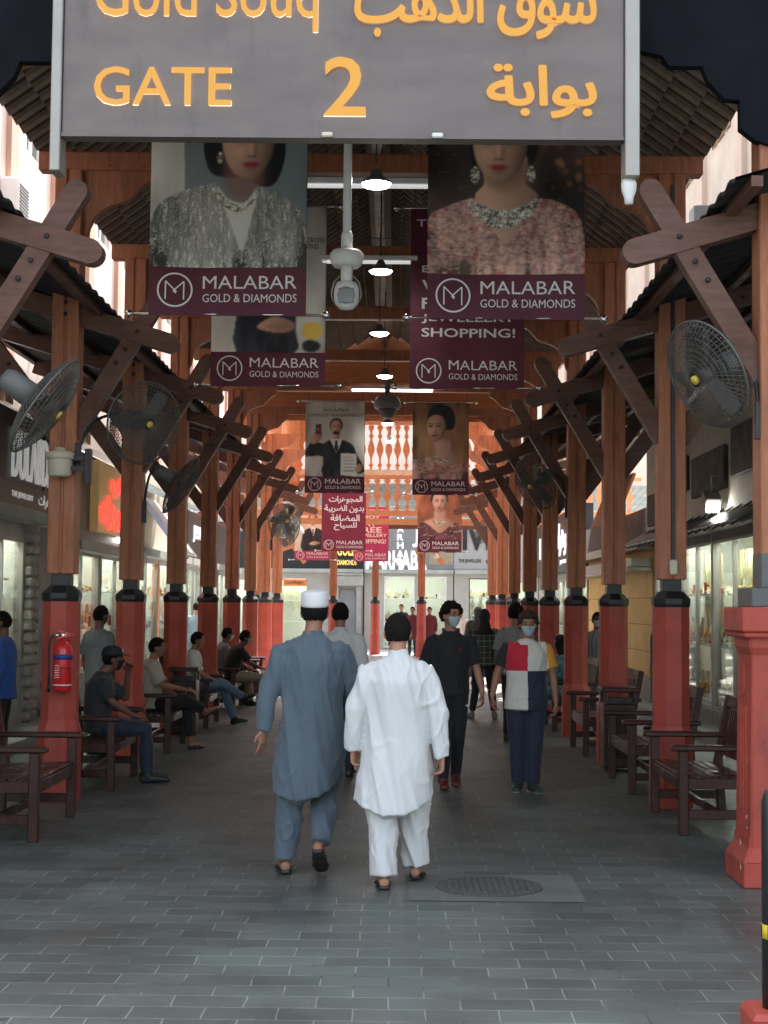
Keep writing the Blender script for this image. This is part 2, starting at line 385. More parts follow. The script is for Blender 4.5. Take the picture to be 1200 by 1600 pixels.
# concrete patch and manhole
def patch():
    x0, _ = P(622, 0, 9.9); x1, _ = P(918, 0, 9.0)
    mb = MB(); mb.add([(.10, 9.02, .004), (1.13, 9.02, .004), (1.14, 9.92, .004), (.08, 9.88, .004)], [(0, 1, 2, 3)])
    tag(mb.build('concrete_patch', mat('worn_concrete', (.125, .135, .115), .75, .2, 2, bump=.3, bscale=80)), kind='structure')
    mb = MB(); mb.lathe([(.322, .005), (.322, .012), (.29, .014), (.0001, .016)], 48, (.59, 9.47, 0), smooth=False)
    for i in range(-7, 8):
        for j in range(-7, 8):
            x, y = i * .04, j * .04
            if x * x + y * y < .075: mb.bx(.59 + x - .012, .59 + x + .012, 9.47 + y - .012, 9.47 + y + .012, .013, .021)
    tag(mb.build('manhole_cover', MANH), 'round dark iron manhole cover set in the pale concrete patch on the ground', 'manhole cover')
patch()
mb = MB(); mb.add([(-30, 31.3, .004), (30, 31.3, .004), (30, 57.9, .004), (-30, 57.9, .004)], [(0, 1, 2, 3)])
tag(mb.build('bounce_paving', mat('pale_bounce_paving', (.44, .43, .40), .7, .15, 1.5)), kind='structure')  # pale sheet added to bounce sunlight up onto the hall timber
# raised pavements in front of the shops
for sx, (xa, xb) in (('l', (-7.5, -4.25)), ('r', (3.95, 7.5))):
    mb = MB(); mb.bx(xa, xb, 8, 45, -.05, .13, bev=.01); tag(mb.build('pavement', CONC), kind='structure')
# ------------------------------------------------------------------ columns
def octa(h, ch): return [(h, -ch), (h, ch), (ch, h), (-ch, h), (-h, ch), (-h, -ch), (-ch, -h), (ch, -h)]
def ringloft(mb, rings, mi=0):       # rings: (half, chamfer, z)
    vs = []
    for h, ch, z in rings: vs += [(a, b, z) for a, b in octa(h, ch)]
    N = len(rings); fs = [tuple(range(8))[::-1], tuple(range((N - 1) * 8, N * 8))]
    fs += [(i * 8 + k, i * 8 + (k + 1) % 8, (i + 1) * 8 + (k + 1) % 8, (i + 1) * 8 + k) for i in range(N - 1) for k in range(8)]
    mb.add(vs, fs, mi)
def rounded_beam(mb, a, b, w, h, y0):          # a -> b in XZ, the b end half round
    a = Vector((a[0], 0, a[1])); b = Vector((b[0], 0, b[1])); t = (b - a).normalized(); u = Vector((-t.z, 0, t.x))
    pl = [a - u * h / 2, b - u * h / 2]
    for i in range(1, 8):
        an = -math.pi / 2 + math.pi * i / 8
        pl.append(b + t * math.cos(an) * h / 2 + u * math.sin(an) * h / 2)
    pl += [b + u * h / 2, a + u * h / 2]
    mb.prism([(p.x, p.z) for p in pl], y0 - w / 2, y0 + w / 2)
def ogee(x0, z0, L, H):                        # bracket under a beam, post at x0, beam underside z0
    pts = [(x0, z0), (x0 + L, z0), (x0 + L, z0 - .07)]
    for i in range(1, 12):
        t = i / 12; s = t + .11 * math.sin(2 * math.pi * t)
        pts.append((x0 + L * (1 - .95 * t) - .03 * math.sin(3 * math.pi * t), z0 - .07 - (H - .1) * s ** 1.35))
    pts += [(x0 + .035, z0 - H), (x0, z0 - H - .06)]
    return pts
def make_column(label, entry=False, wood_top=5.51, arms=True, brk=True, wood=None):
    t = thing('column', label, 'column', (0, 0, 0), 0, 'columns along the covered walkway')
    mb = MB()
    if entry:
        def sq(h, z0, z1, bev=.01): mb.bx(-h, h, -h, h, z0, z1, bev=bev)
        sq(.27, 0, .16); ringloft(mb, [(.27, .25, .16), (.225, .2, .24), (.225, .2, .30)])
        ringloft(mb, [(.215, .20, .30), (.20, .19, 1.42)])
        ringloft(mb, [(.20, .19, 1.42), (.22, .2, 1.47), (.22, .2, 1.53)]); sq(.262, 1.53, 1.565); sq(.275, 1.565, 1.72)
        for s in (-1, 1):
            for f in (-.075, 0, .075):
                mb.bx(f - .011, f + .011, s * .200, s * .2165, .45, 1.10, bev=.003)
                mb.bx(s * .200, s * .2165, f - .011, f + .011, .45, 1.10, bev=.003)
            tear = [(0, 1.36), (.022, 1.27), (.03, 1.21), (.02, 1.17), (0, 1.155), (-.02, 1.17), (-.03, 1.21), (-.022, 1.27)]
            mb.prism(tear, s * .195, s * .2125); mb.prism(tear, s * .195, s * .2125, 'YZ')
        mb.build('pedestal', REDP, t)
        mb = MB(); mb.bx(-.2, .2, -.2, .2, 1.722, 1.84, bev=.006); mb.bx(-.12, .12, -.12, .12, 1.84, 2.06, bev=.005)
        mb.build('cap', MOTOR, t); z0 = 2.05
    else:
        ringloft(mb, [(.178, .09, 0), (.172, .09, .60), (.15, .066, .69), (.148, .066, 1.715)])
        mb.build('pedestal', REDP, t)
        mb = MB(); ringloft(mb, [(.152, .068, 1.713), (.16, .07, 1.74), (.16, .07, 1.785), (.105, .05, 1.845), (.08, .075, 1.852), (.08, .075, 1.96)])
        mb.bx(-.05, .05, -.166, -.161, 1.748, 1.778); mb.build('cap', BLACKP, t); z0 = 1.95
    mb = MB()
    for s in (-1, 1): mb.bx(s * .012, s * .118, -.118, .118, z0, wood_top, bev=.008)
    mb.bx(-.0125, .0125, -.098, .098, z0 + .01, wood_top - .01)
    mb.build('post', wood or WOOD, t)
    if arms:
        mb = MB()
        for bx_, bz_ in ((0, 4.22), (0, 4.32), (.44, 3.80), (.52, 3.92), (.62, 4.08), (-.5, 3.78), (-.62, 4.42)):
            for s in (-1, 1):
                yy = .121 if bx_ == 0 else .078
                mb.lathe([(.018, 0), (.016, .008), (.008, .012), (.0002, .013)], 8, (bx_, s * yy, bz_), axis='Y', M=Matrix.Diagonal((1, s, 1)))
        mb.build('bolts', BLACKP, t)
    if arms:
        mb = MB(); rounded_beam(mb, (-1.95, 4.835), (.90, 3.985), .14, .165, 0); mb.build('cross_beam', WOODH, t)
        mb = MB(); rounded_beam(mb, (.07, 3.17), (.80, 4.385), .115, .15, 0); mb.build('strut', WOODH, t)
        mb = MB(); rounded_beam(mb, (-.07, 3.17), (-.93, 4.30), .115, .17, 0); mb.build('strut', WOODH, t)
    if brk:
        mb = MB(); mb.prism(ogee(.115, wood_top, .62, .62), -.05, .05); mb.build('bracket', wood or WOOD, t)
    return t
NTH = ['first', 'second', 'third', 'fourth', 'fifth', 'sixth', 'seventh', 'eighth', 'ninth']
col0 = make_column('brown wooden post on red octagonal pedestal in the left row beside the near bench, nearest of its row')
col0.location = (XC - HW, DK(0), 0)
for k in range(1, 9):
    lb = {1: 'orange wooden post on red octagonal pedestal carrying the fire extinguisher in the left row',
          2: 'orange wooden post on red octagonal pedestal just behind the seated man in the black cap'}.get(k,
          '%s column of the left row, brown post on a red octagonal pedestal' % NTH[k])
    dup(col0, (XC - HW, DK(k), 0), 0, lb)
for k in range(1, 9):
    lb = {1: 'brown post on red octagonal pedestal beside the near right bench, with a black conduit and small white socket',
          2: 'brown post on red octagonal pedestal in front of the ochre wall, beside the litter bin'}.get(k,
          '%s column of the right row, brown post on a red octagonal pedestal' % NTH[k])
    dup(col0, (XC + HW, DK(k), 0), math.pi, lb)
cr0 = make_column('large square fluted red pedestal with brown post at the right edge of the photo', entry=True)
cr0.location = (XC + HW + .02, DK(0) - .12, 0); cr0.rotation_euler.z = math.pi
mb = MB(); rr_ = random.Random(4)
for cz, sz in ((.44, .05), (.36, .02), (.27, .03), (.12, .04), (.155, .03)):
    hx = .2325 if cz > .3 else .272
    mb.add([(hx - .012 if False else hx + .0, .17 + rr_.uniform(-1, 1) * sz * .4, cz + rr_.uniform(-1, 1) * sz) for _ in range(3)] + [(hx, .20, cz)], [(0, 1, 2), (0, 2, 3)])
mb.build('chipped_paint', WHITEP, cr0)
# chipped paint on the near pedestal, conduit and socket of the second
mb = MB(); x0 = XC + HW; y0 = DK(1)
mb.bx(x0 - .014, x0 + .014, y0 - .135, y0 - .1225, 2.05, 5.4); o = mb.build('conduit', BLACKP); tag(o, 'thin black cable conduit running down the post beside the near right bench', 'conduit')
mb = MB(); mb.bx(x0 - .035, x0 + .035, y0 - .165, y0 - .137, 1.99, 2.12, bev=.012); mb.bx(x0 - .015, x0 + .015, y0 - .17, y0 - .164, 2.03, 2.07)
tag(mb.build('socket_box', CREAM), 'small white socket box at the foot of the black conduit on the brown post', 'socket')

# ------------------------------------------------------------------ main roof
EA, EZ, RZ = 3.05, 5.80, 7.15
TLIP = mat('lit_tile_lip', (.33, .26, .20), .85, .2, 9)  # paler tile lips: front light painted into the colour
TDARK = mat('shaded_tile_clay', (.085, .055, .042), .85, .3, 9)  # darker clay: shade painted into the tile hollows and steps
def roof_panel(y0, y1, side, xc=XC, ea=EA, ez=EZ, rz=RZ, tl=.31, tw=.25):
    L = math.hypot(ea, rz - ez); n = int(round(L / tl)); tl = L / n; rows = []
    for i in range(n): rows += [(i * tl, .06), ((i + 1) * tl - .004, 0)]
    sv = 8; m = int((y1 - y0) / tw * sv); vs = []
    du = Vector((ea, 0, ez - rz)) / L; nn = Vector((rz - ez, 0, ea)) / L
    for off in (0, .035):
        for u, h in rows:
            for j in range(m + 1):
                y = y0 + (y1 - y0) * j / m; hh = h + .085 * abs(math.sin(math.pi * (y - y0) / tw)) + off
                p = du * u + nn * hh
                vs.append((xc + side * p.x, y, rz + p.z))
    W = m + 1; RN = len(rows); fs = []
    for q in range(2):
        o = q * RN * W
        for i in range(RN - 1):
            for j in range(m): fs.append((o + i * W + j, o + i * W + j + 1, o + (i + 1) * W + j + 1, o + (i + 1) * W + j))
    o = RN * W; i = (RN - 1) * W
    for j in range(m): fs.append((i + j, i + j + 1, o + i + j + 1, o + i + j))
    mb = MB(); mb.add(vs, fs)
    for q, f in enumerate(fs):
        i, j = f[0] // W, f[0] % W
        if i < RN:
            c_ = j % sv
            mb.m[q] = 1 if c_ in (0, sv - 1) else (2 if c_ in (2, 3, 4, 5) else 0)  # painted light on the lips, painted shade in the hollows
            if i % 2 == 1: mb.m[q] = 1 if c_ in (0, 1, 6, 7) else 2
    return mb
def main_roof():
    t = thing('walkway_roof', 'long brown clay-tiled gable roof over the middle of the walkway', 'roof', (0, 0, 0))
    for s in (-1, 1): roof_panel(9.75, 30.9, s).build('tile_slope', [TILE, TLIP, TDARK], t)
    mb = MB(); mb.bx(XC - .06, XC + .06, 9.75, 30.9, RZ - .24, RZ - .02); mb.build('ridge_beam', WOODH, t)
    mb = MB(); mb.lathe([(.16, 9.7), (.16, 30.92)], 12, (XC, 0, RZ + .05), axis='Y'); mb.build('ridge_cap', TILE, t)
    for s in (-1, 1):
        pass
    for k in range(0, 7):
        y = DK(k); mb = MB(); mb.bx(XC - HW - .28, XC + HW + .28, y - .075, y + .075, 5.51, 5.68, bev=.01)
        for s in (-1, 1): mb.ball((XC + s * 2.0, y - .078, 5.55), .012, 6); mb.ball((XC + s * 2.3, y - .078, 5.55), .012, 6)
        mb.build('tie_beam', WOOD, t)
    # cut end board of the roof, above the entrance sign
    pr = [(0, 5.27), (1.78, 5.26), (1.92, 5.23), (1.97, 5.16), (2.18, 5.16), (2.22, 5.06), (2.32, 4.95), (2.42, 4.94), (2.42, 4.76), (2.52, 4.68), (2.72, 4.62), (2.95, 4.60), (2.95, 6.0), (0, 7.35)]
    for s in (-1, 1):
        mb = MB(); mb.prism([(XC + s * a, z) for a, z in pr], 9.62, 9.70); mb.build('end_board', DARK, t)
main_roof()

def side_canopy(s, lab):
    t = thing('side_canopy', lab, 'canopy')
    a0, a1 = 2.25, 4.75; z = lambda a: 4.25 + .3 * (a - HW) + .13
    mb = MB(); n = 300; vs = []
    for off in (0, .02):
        for a in (a0, a1):
            for j in range(n + 1):
                y = 9 + (30.5 - 9) * j / n; vs.append((XC + s * a, y, z(a) + off + .012 * (1 if (j // 2) % 2 else -1)))
    W = n + 1; fs = []
    for q in (0, 2 * W): fs += [(q + j, q + j + 1, q + W + j + 1, q + W + j) for j in range(n)]
    fs += [(j, j + 1, 2 * W + j + 1, 2 * W + j) for j in range(n)]
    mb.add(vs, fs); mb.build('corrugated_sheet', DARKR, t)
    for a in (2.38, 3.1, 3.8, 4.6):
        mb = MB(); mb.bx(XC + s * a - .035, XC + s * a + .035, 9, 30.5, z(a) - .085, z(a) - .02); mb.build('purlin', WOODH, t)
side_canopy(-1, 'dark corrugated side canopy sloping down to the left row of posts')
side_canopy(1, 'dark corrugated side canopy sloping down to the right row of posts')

# ------------------------------------------------------------------ crossing hall with baluster screens
def baluster(h, w):
    p = [(.0, .30), (.06, .30), (.07, .62), (.12, .62), (.13, .28), (.22, .24), (.30, .45), (.40, .95), (.47, 1.0), (.56, .7), (.66, .3), (.70, .26), (.72, .6), (.77, .62), (.79, .3), (.86, .34), (.92, .8), (.97, .8), (1, .3)]
    return [(w / 2 * r, h * z) for z, r in p] + [(-w / 2 * r, h * z) for z, r in reversed(p)]
def hall():
    t = thing('crossing_hall', 'tall orange timber hall with baluster screens at the far end of the walkway', 'hall')
    mb = MB(); mb.bx(XC - 2.95, XC + 2.95, 31.0, 31.14, 5.45, 6.02, bev=.01); mb.bx(XC - 3.0, XC + 3.0, 30.93, 30.995, 5.40, 5.50); mb.prism([(XC - 3.0, 6.03), (XC + 3.0, 6.03), (XC + 2.6, 6.25), (XC, 7.45), (XC - 2.6, 6.25)], 30.99, 31.05); mb.build('end_beam', ORANGE, t)
    for (x0, x1, z0, z1, sp, y) in ((-3.0, 2.6, 5.74, 7.08, .265, 46.0), (-4.6, 7.2, 4.50, 5.42, .30, 45.6)):
        n = int((x1 - x0) / sp)
        first = None
        for i in range(n):
            x = x0 + sp * (i + .5)
            if first is None:
                mb = MB(); mb.prism(baluster(z1 - z0, sp * .80), -.025, .025); first = mb.mesh('baluster', ORANGE)
            o = bpy.data.objects.new('baluster', first); COL.objects.link(o); o.parent = t; o.location = (x, y, z0)
        for zz, hh, m_ in ((z1 + .06, .12, ORANGE), (z0 - .09, .18, CREAMW if y > 45.8 else ORANGE)):
            mb = MB(); mb.bx(x0 - .1, x1 + .1, y - .06, y + .06, zz - hh / 2, zz + hh / 2, bev=.01); mb.build('rail', m_, t)
    for x in (XC - 2.78, XC + 2.85):
        for y in (31.4, 38.5, 46.0):
            mb = MB(); mb.bx(x - .16, x + .16, y - .16, y + .16, 4.2 if y == 46.0 else 5.3, 7.4, bev=.01); mb.build('upper_post', ORANGE, t)
            mb = MB(); s = 1 if x < XC else -1
            pl = ogee(0, 7.2, .8, .9); mb.prism([(x + s * (.165 + a), z) for a, z in pl], y - .05, y + .05)
            mb.build('bracket', ORANGE, t)
        mb = MB(); mb.bx(x - .1, x + .1, 31.6, 45.8, 7.2, 7.42, bev=.01); mb.bx(x - .1, x + .1, 31.6, 45.8, 5.3, 5.45); mb.build('side_beam', ORANGE, t)
        for i in range(28):
            o = bpy.data.objects.new('baluster', bpy.data.meshes['baluster']); COL.objects.link(o); o.parent = t
            o.location = (x, 31.9 + i * .5, 5.6); o.rotation_euler.z = math.pi / 2; o.scale.z = 1.1
    for y in (31.4, 36, 41, 46):
        mb = MB(); mb.bx(XC - 2.7, XC + 2.7, y - .08, y + .08, 7.21, 7.40, bev=.01); mb.build('ceiling_beam', ORANGE, t)
    for s in (-1, 1):
        roof_panel(43.0, 47.0, s, ea=3.6, ez=7.45, rz=8.7).build('tile_slope', [TILE, TLIP, TDARK], t)  # roof kept short: open gap added before it to let sun into the hall
    # lower lintel over the side arms of the crossing
    mb = MB(); mb.bx(-4.8, 7.4, 45.53, 45.67, 4.06, 4.24, bev=.01); mb.build('lintel', ORANGE, t)
hall()
far_cols = [(-4.4, 49.0, 'leftmost'), (-2.02, 50.5, 'second from left'), (-.66, 52.0, 'centre'), (.86, 49.5, 'right of centre'), (3.72, 50.0, 'rightmost')]
fc = None
for x, y, nm in far_cols:
    lb = 'slim post on a red pedestal before the far shops, %s of the five across the end' % nm
    if fc is None: fc = make_column(lb, wood_top=4.1, arms=False, brk=False); fc.location = (x, y, 0); tag(fc, group='posts across the far end')
    else: dup(fc, (x, y, 0), 0, lb, 'posts across the far end')
mb = MB(); t = thing('far_arcade', 'weathered grey corrugated arcade roof in front of the far shop signs', 'canopy')
pts = []
for off in (0, .03):
    for (y, z) in ((47.5, 5.4), (54, 4.75)):
        for j in range(161): pts.append((-9 + .11 * j, y, z + off + (.02 if j % 2 else 0)))
W = 161; mb.add(pts, [(q + j, q + j + 1, q + W + j + 1, q + W + j) for q in (0, 2 * W) for j in range(160)] + [(j, j + 1, 2 * W + j + 1, 2 * W + j) for j in range(160)])
mb.build('corrugated_sheet', mat('weathered_sheet', (.30, .33, .34), .7, .25, 1.5), t)
mb = MB(); mb.bx(-9, 8.6, 48.9, 49.1, 4.1, 4.28, bev=.01)
mb.build('beam', WOODH, t)
for x in (-2.9, 1.55):
    mb = MB(); mb.bar((x, 49.3, 3.0), (x - .75, 49.3, 4.05), .12, .14); mb.build('strut', ORANGE, t)
    mb = MB(); mb.bar((x - .9, 49.1, 3.35), (x + .6, 49.1, 3.9), .12, .14); mb.build('strut', ORANGE, t)

# ------------------------------------------------------------------ entrance sign
HALO = mat('letter_backlight', (1, 1, 1), .5, 0, emit=(1, .93, .8), es=.8)
def gate_sign():
    D = 9.3
    def q(px, py): return P(px, py, D)
    xl, _ = q(101, 0); xr, zb = q(975, 219); zt = zb + 1.75
    t = thing('gate_sign', 'large grey hanging entrance sign with yellow English and Arabic lettering reading Gold Souq gate 2', 'sign', ((xl + xr) / 2, D, 0))
    cx = (xl + xr) / 2
    mb = MB(); mb.bx(xl - cx, xr - cx, 0, .12, zb, zt, bev=.004); pan = mb.build('panel', SIGNF, t)
    mb = MB(); mb.bx(xl - cx, xr - cx, -.014, -.002, zb - .004, zb + .018); mb.build('bottom_trim', SIGNF, t)
    xa, za = q(78, 268); 
    mb = MB(); mb.bx(xa - cx, xl - cx - .003, -.03, .15, za, zt + .02, bev=.006); mb.build('side_post', GREYM, t)
    xb, zb2 = q(999, 277)
    mb = MB(); mb.bx(xr - cx + .003, xb - cx, -.03, .15, zb2, zt + .02, bev=.006); mb.build('side_post', GREYM, t)
    mb = MB(); x, _ = q(985, 0); mb.lathe([(.001, -.155), (.026, -.15), (.03, -.11), (.045, -.07), (.048, -.03), (.04, 0)], 20, (x - cx, .06, zb2)); mb.build('finial', WHITEP, t)
    for px, col in ((514, CREAM), (685, WHITEP)):
        x, _ = q(px, 0); mb = MB(); mb.bx(x - cx - .035, x - cx + .035, -.04, -.016, zb - .002, zb + .028, bev=.008); mb.build('clip', col, t)
    def tx(s, px0, py0, px1, py1, bold=.006, fat=0):
        a, z1 = q(px0, py0); b, z0 = q(px1, py1)
        text('backlight', s, HALO, t, (a - cx, z0, b - cx, z1), -.008, .0, 0)
        text('lettering', s, YEL, t, (a - cx, z0, b - cx, z1), -.015, .005, bold, fat)
    tx('Gold Souq', 150, -48, 497, 52); tx(arab('سوق الذهب'), 556, -42, 930, 62, 0, .007)
    tx('GATE', 148, 105, 362, 167, .008); tx('2', 507, 90, 571, 183, .01); tx(arab('بوابة'), 762, 103, 930, 185, 0, .008)
    for px, py in ((867, 33), (897, 161)):      # fill of the looped letter's crossing
        a, z1 = q(px - 9, py - 4.5); b, z0 = q(px + 9, py + 4.5); mb = MB(); mb.bx(a - cx, b - cx, -.0245, -.012, z0, z1, bev=.001); mb.build('lettering', YEL, t)
    for px in (250, 830):
        x, _ = q(px, 0); mb = MB(); mb.tube([(x - cx, .06, zt), (x - cx, .06, zt + .8)], .015); mb.build('hanger', GREYM, t)
gate_sign()

# ------------------------------------------------------------------ banners
def smooth(pts, k=5):                # closed Catmull-Rom
    n = len(pts); out = []
    for i in range(n):
        p0, p1, p2, p3 = [pts[(i + j - 1) % n] for j in range(4)]
        for s in range(k):
            t = s / k
            out.append(tuple(.5 * ((2 * p1[c]) + (-p0[c] + p2[c]) * t + (2 * p0[c] - 5 * p1[c] + 4 * p2[c] - p3[c]) * t * t + (-p0[c] + 3 * p1[c] - 3 * p2[c] + p3[c]) * t ** 3) for c in (0, 1)))
    return out
SKINP = mat('printed_skin', (.46, .27, .19), .6, .06, 3)
SKINP2 = mat('printed_skin_shade', (.30, .155, .105), .6, .06, 3)
SKINP3 = mat('printed_skin_light', (.60, .39, .28), .6, .05, 3)
HAIRP = mat('printed_hair', (.010, .010, .014), .6, .2, 5)
BGD = mat('printed_dark_backdrop', (.045, .028, .024), .6, .7, 6, col2=(.15, .08, .06))
BGG = mat('printed_grey_backdrop', (.20, .23, .24), .6, .12, 1.2)
BGW = mat('printed_pale_backdrop', (.60, .58, .55), .6, .05, 1.5)
BGT = mat('printed_tan_backdrop', (.30, .165, .085), .6, .2, 2)
BGR = mat('printed_rust_backdrop', (.22, .06, .025), .6, .5, 8, col2=(.5, .2, .08))
SILV = mat('printed_silver_brocade', (.20, .195, .175), .5, .75, 60, (1, 1, 2.2), .4, 90, col2=(.52, .50, .46))
PINKB = mat('printed_pink_brocade', (.40, .22, .185), .5, .35, 30, (1, 1, 1.6), .4, 60, col2=(.62, .40, .34))
NECKL = mat('printed_necklace', (.16, .14, .11), .4, .8, 90, (1, 1, 1), .3, 120, col2=(.85, .82, .74))
PLUM = mat('printed_plum_brocade', (.07, .02, .03), .6, .6, 40, col2=(.30, .17, .12))
LIP = mat('printed_lips', (.30, .07, .06), .5, .05)
SUIT = mat('printed_suit', (.010, .013, .020), .6, .1)
YELP = mat('printed_yellow', (.62, .44, .07), .5, .15)
INK = mat('printed_ink', (.03, .028, .03), .6, .1)
PM = [SKINP, SKINP2, SKINP3, HAIRP, BGD, BGG, BGW, BGT, BGR, SILV, PINKB, NECKL, PLUM, LIP, SUIT, YELP, INK, PRINTW, MAROON, MAROON2, PINK]
PI_ = {n: i for i, n in enumerate(['skin', 'shade', 'light', 'hair', 'dark', 'grey', 'pale', 'tan', 'rust', 'silver', 'pinkb', 'neckl', 'plum', 'lip', 'suit', 'yel', 'ink', 'white', 'maroon', 'maroon2', 'pink'])}
def ell(cx, cz, rx, rz, n=20, a0=0, a1=2 * math.pi):
    return [(cx + rx * math.cos(a0 + (a1 - a0) * i / n), cz + rz * math.sin(a0 + (a1 - a0) * i / n)) for i in range(n)]
def face(cx, cz, s, turn=0.0):       # s = half face width; cz = centre of the face
    return [('face', (cx, cz, s, turn))]
import numpy as np
def gblur(a, r):
    if r < .3: return a
    k = int(max(1, round(r * 2.5))); x = np.arange(-k, k + 1); g = np.exp(-x * x / (2 * r * r)); g /= g.sum()
    for ax in (0, 1):
        p = np.pad(a, [(k, k) if i == ax else (0, 0) for i in range(a.ndim)], mode='edge'); o = np.zeros_like(a)
        for i, q in enumerate(g): o += q * (p[i:i + a.shape[0]] if ax == 0 else p[:, i:i + a.shape[1]])
        a = o
    return a
def nzm(rs, sh, rx, ry):
    n = rs.standard_normal(sh); k = gblur(n, rx) if rx == ry else None
    if k is None:
        k = n
        for ax, r in ((1, rx), (0, ry)):
            q = int(max(1, r * 2.5)); x = np.arange(-q, q + 1); g = np.exp(-x * x / (2 * r * r)); g /= g.sum()
            p = np.pad(k, [(q, q) if i == ax else (0, 0) for i in range(2)], mode='edge'); o = np.zeros_like(k)
            for i, gg in enumerate(g): o += gg * (p[i:i + sh[0]] if ax == 0 else p[:, i:i + sh[1]])
            k = o
    return k / (k.std() + 1e-9)
PC = dict(skin=(.52, .30, .21), shade=(.22, .10, .065), light=(.62, .42, .31), hair=(.010, .010, .014), dark=(.045, .026, .020), grey=(.17, .20, .205), pale=(.52, .50, .45), tan=(.30, .165, .08),
          rust=(.26, .085, .035), silver=(.25, .245, .22), pinkb=(.45, .26, .215), neckl=(.40, .37, .31), plum=(.09, .03, .04), lip=(.33, .06, .06), suit=(.010, .013, .020), yel=(.62, .42, .06), ink=(.02, .018, .02), white=(.74, .72, .70), maroon=(.105, .012, .034))
def portrait(kind, w, z0, z1, parent):
    rs = np.random.RandomState(len(kind) * 7 + 3); nx = 210 if w > 1.15 and kind in ('silver', 'pinkb') else 110
    ny = int(nx * (z1 - z0) / w); xs = np.linspace(-w / 2, w / 2, nx); zs = np.linspace(z0, z1, ny); X, Z = np.meshgrid(xs, zs); sh = X.shape; pix = w / nx
    img = np.zeros(sh + (3,))
    def mask(pl, r=.6):
        m = np.zeros(sh, bool); n = len(pl)
        for i in range(n):
            (xa, za), (xb, zb_) = pl[i], pl[(i + 1) % n]
            if za == zb_: continue
            c = ((za > Z) != (zb_ > Z)); xi = (xb - xa) * (Z - za) / (zb_ - za) + xa; m ^= (c & (X < xi))
        return gblur(m.astype(float), r)
    def put(m, col):
        nonlocal img
        col = np.asarray(col, float); img = img * (1 - m[..., None]) + m[..., None] * col
    fine = nzm(rs, sh, .7, .7); mid = nzm(rs, sh, 2.2, 1.2); low = nzm(rs, sh, nx / 14, nx / 9); streak = nzm(rs, sh, 2.5, nx / 12); diag = nzm(rs, sh, 1.2, 5)
    for c, pl in art(kind, w, z0, z1):
        if c == 'face':
            cx, cz, s, turn = pl; U = (X - cx) / s; Vv = (Z - cz) / s; o = turn * .32
            hp = smooth([(cx - s, cz + .3 * s), (cx - .90 * s, cz - .5 * s), (cx - .52 * s, cz - 1.15 * s), (cx + turn * .25 * s, cz - 1.46 * s), (cx + .52 * s, cz - 1.15 * s), (cx + .90 * s, cz - .5 * s), (cx + s, cz + .3 * s), (cx + .7 * s, cz + 1.1 * s), (cx, cz + 1.35 * s), (cx - .7 * s, cz + 1.1 * s)])
            a_, b_ = U / 1.12, (Vv + .05) / 1.62; d2 = np.clip(1 - a_ * a_ - b_ * b_, 0, 1); diff = np.clip(-.50 * a_ + .30 * b_ + .82 * np.sqrt(d2), 0, 1)
            col = np.array(PC['skin'])[None, None] * (.28 + .95 * diff)[..., None]; G = lambda u, v, su, sv: np.exp(-((U - u) / su) ** 2 - ((Vv - v) / sv) ** 2)
            f = 1 - .50 * (G(o - .40, .16, .26, .15) + G(o + .40, .16, .26, .15)) - .35 * G(o + .17, -.22, .10, .30) - .45 * G(o, -.50, .20, .06) - .30 * G(o, -1.02, .26, .07) + .25 * G(o - .02, -.15, .06, .30) + .18 * G(o - .50, -.30, .22, .2) - .2 * G(.75, -.5, .25, .5)
            col = col * f[..., None]; lipm = np.clip(G(o, -.76, .30, .075) * 1.6 + G(o, -.87, .24, .075) * 1.6, 0, 1); col = col * (1 - lipm[..., None]) + lipm[..., None] * np.array(PC['lip']) * (.6 + .6 * diff)[..., None]
            ln = G(o, -.81, .28, .022); col *= (1 - .6 * ln)[..., None]
            for d in (-1, 1):
                e = o + d * .40; m_ = np.clip(G(e, .13, .19, .07) * 1.8 - .3, 0, 1); col = col * (1 - m_[..., None]) + m_[..., None] * np.array((.02, .015, .015))
                wv = G(e - .09, .12, .05, .035); col += .10 * wv[..., None]
                br = np.clip(np.exp(-((Vv - .42 + .5 * (U - e) ** 2) / .055) ** 2) * (np.abs(U - e) < .30) * 1.2, 0, 1); br = gblur(br, .8); col = col * (1 - .85 * br[..., None])
                for q in (o - .1, o + .1): col *= (1 - .35 * G(q, -.47, .045, .035))[..., None]
            put(mask(hp, 1.0), np.clip(col, 0, 1)); continue
        col = np.array(PC[c])[None, None] * np.ones(sh + (1,)); r = .7; al = 1
        if c == 'silver': col = col * np.clip(.85 + .55 * np.abs(diag) * (fine > -.3) + .25 * low + .18 * streak, .12, 2.4)[..., None]
        elif c == 'pinkb': col = col * np.clip(.85 + .16 * mid + .20 * low + .13 * streak + .12 * fine, .2, 1.7)[..., None] * (1 + np.clip(nzm(rs, sh, 4, 4) - .8, 0, 1)[..., None] * np.array((-.2, -.5, -.45)))
        elif c == 'plum': col = col * np.clip(.9 + .5 * low, .3, 2)[..., None] + (np.clip(mid - .6, 0, 1.5) * .22)[..., None] * np.array((1, .6, .4))
        elif c == 'neckl': col = col * np.clip(.85 + .38 * fine + .28 * mid, .15, 1.9)[..., None]
        elif c == 'dark': col = col * np.clip(1 + .8 * low + .5 * np.clip(mid - 1, 0, 2), .2, 4)[..., None]
        elif c in ('rust', 'tan'): col = col * np.clip(1 + .28 * low + .1 * streak, .3, 2)[..., None]
        elif c in ('grey', 'pale'): col = col * np.clip(1 + .10 * low + .03 * streak, .5, 1.3)[..., None]
        elif c == 'hair': col = col + (np.clip(streak - .6, 0, 1) * .014)[..., None]
        elif c == 'suit': col = col * np.clip(1 + .5 * low + .6 * streak, .4, 3)[..., None]
        elif c == 'skin':
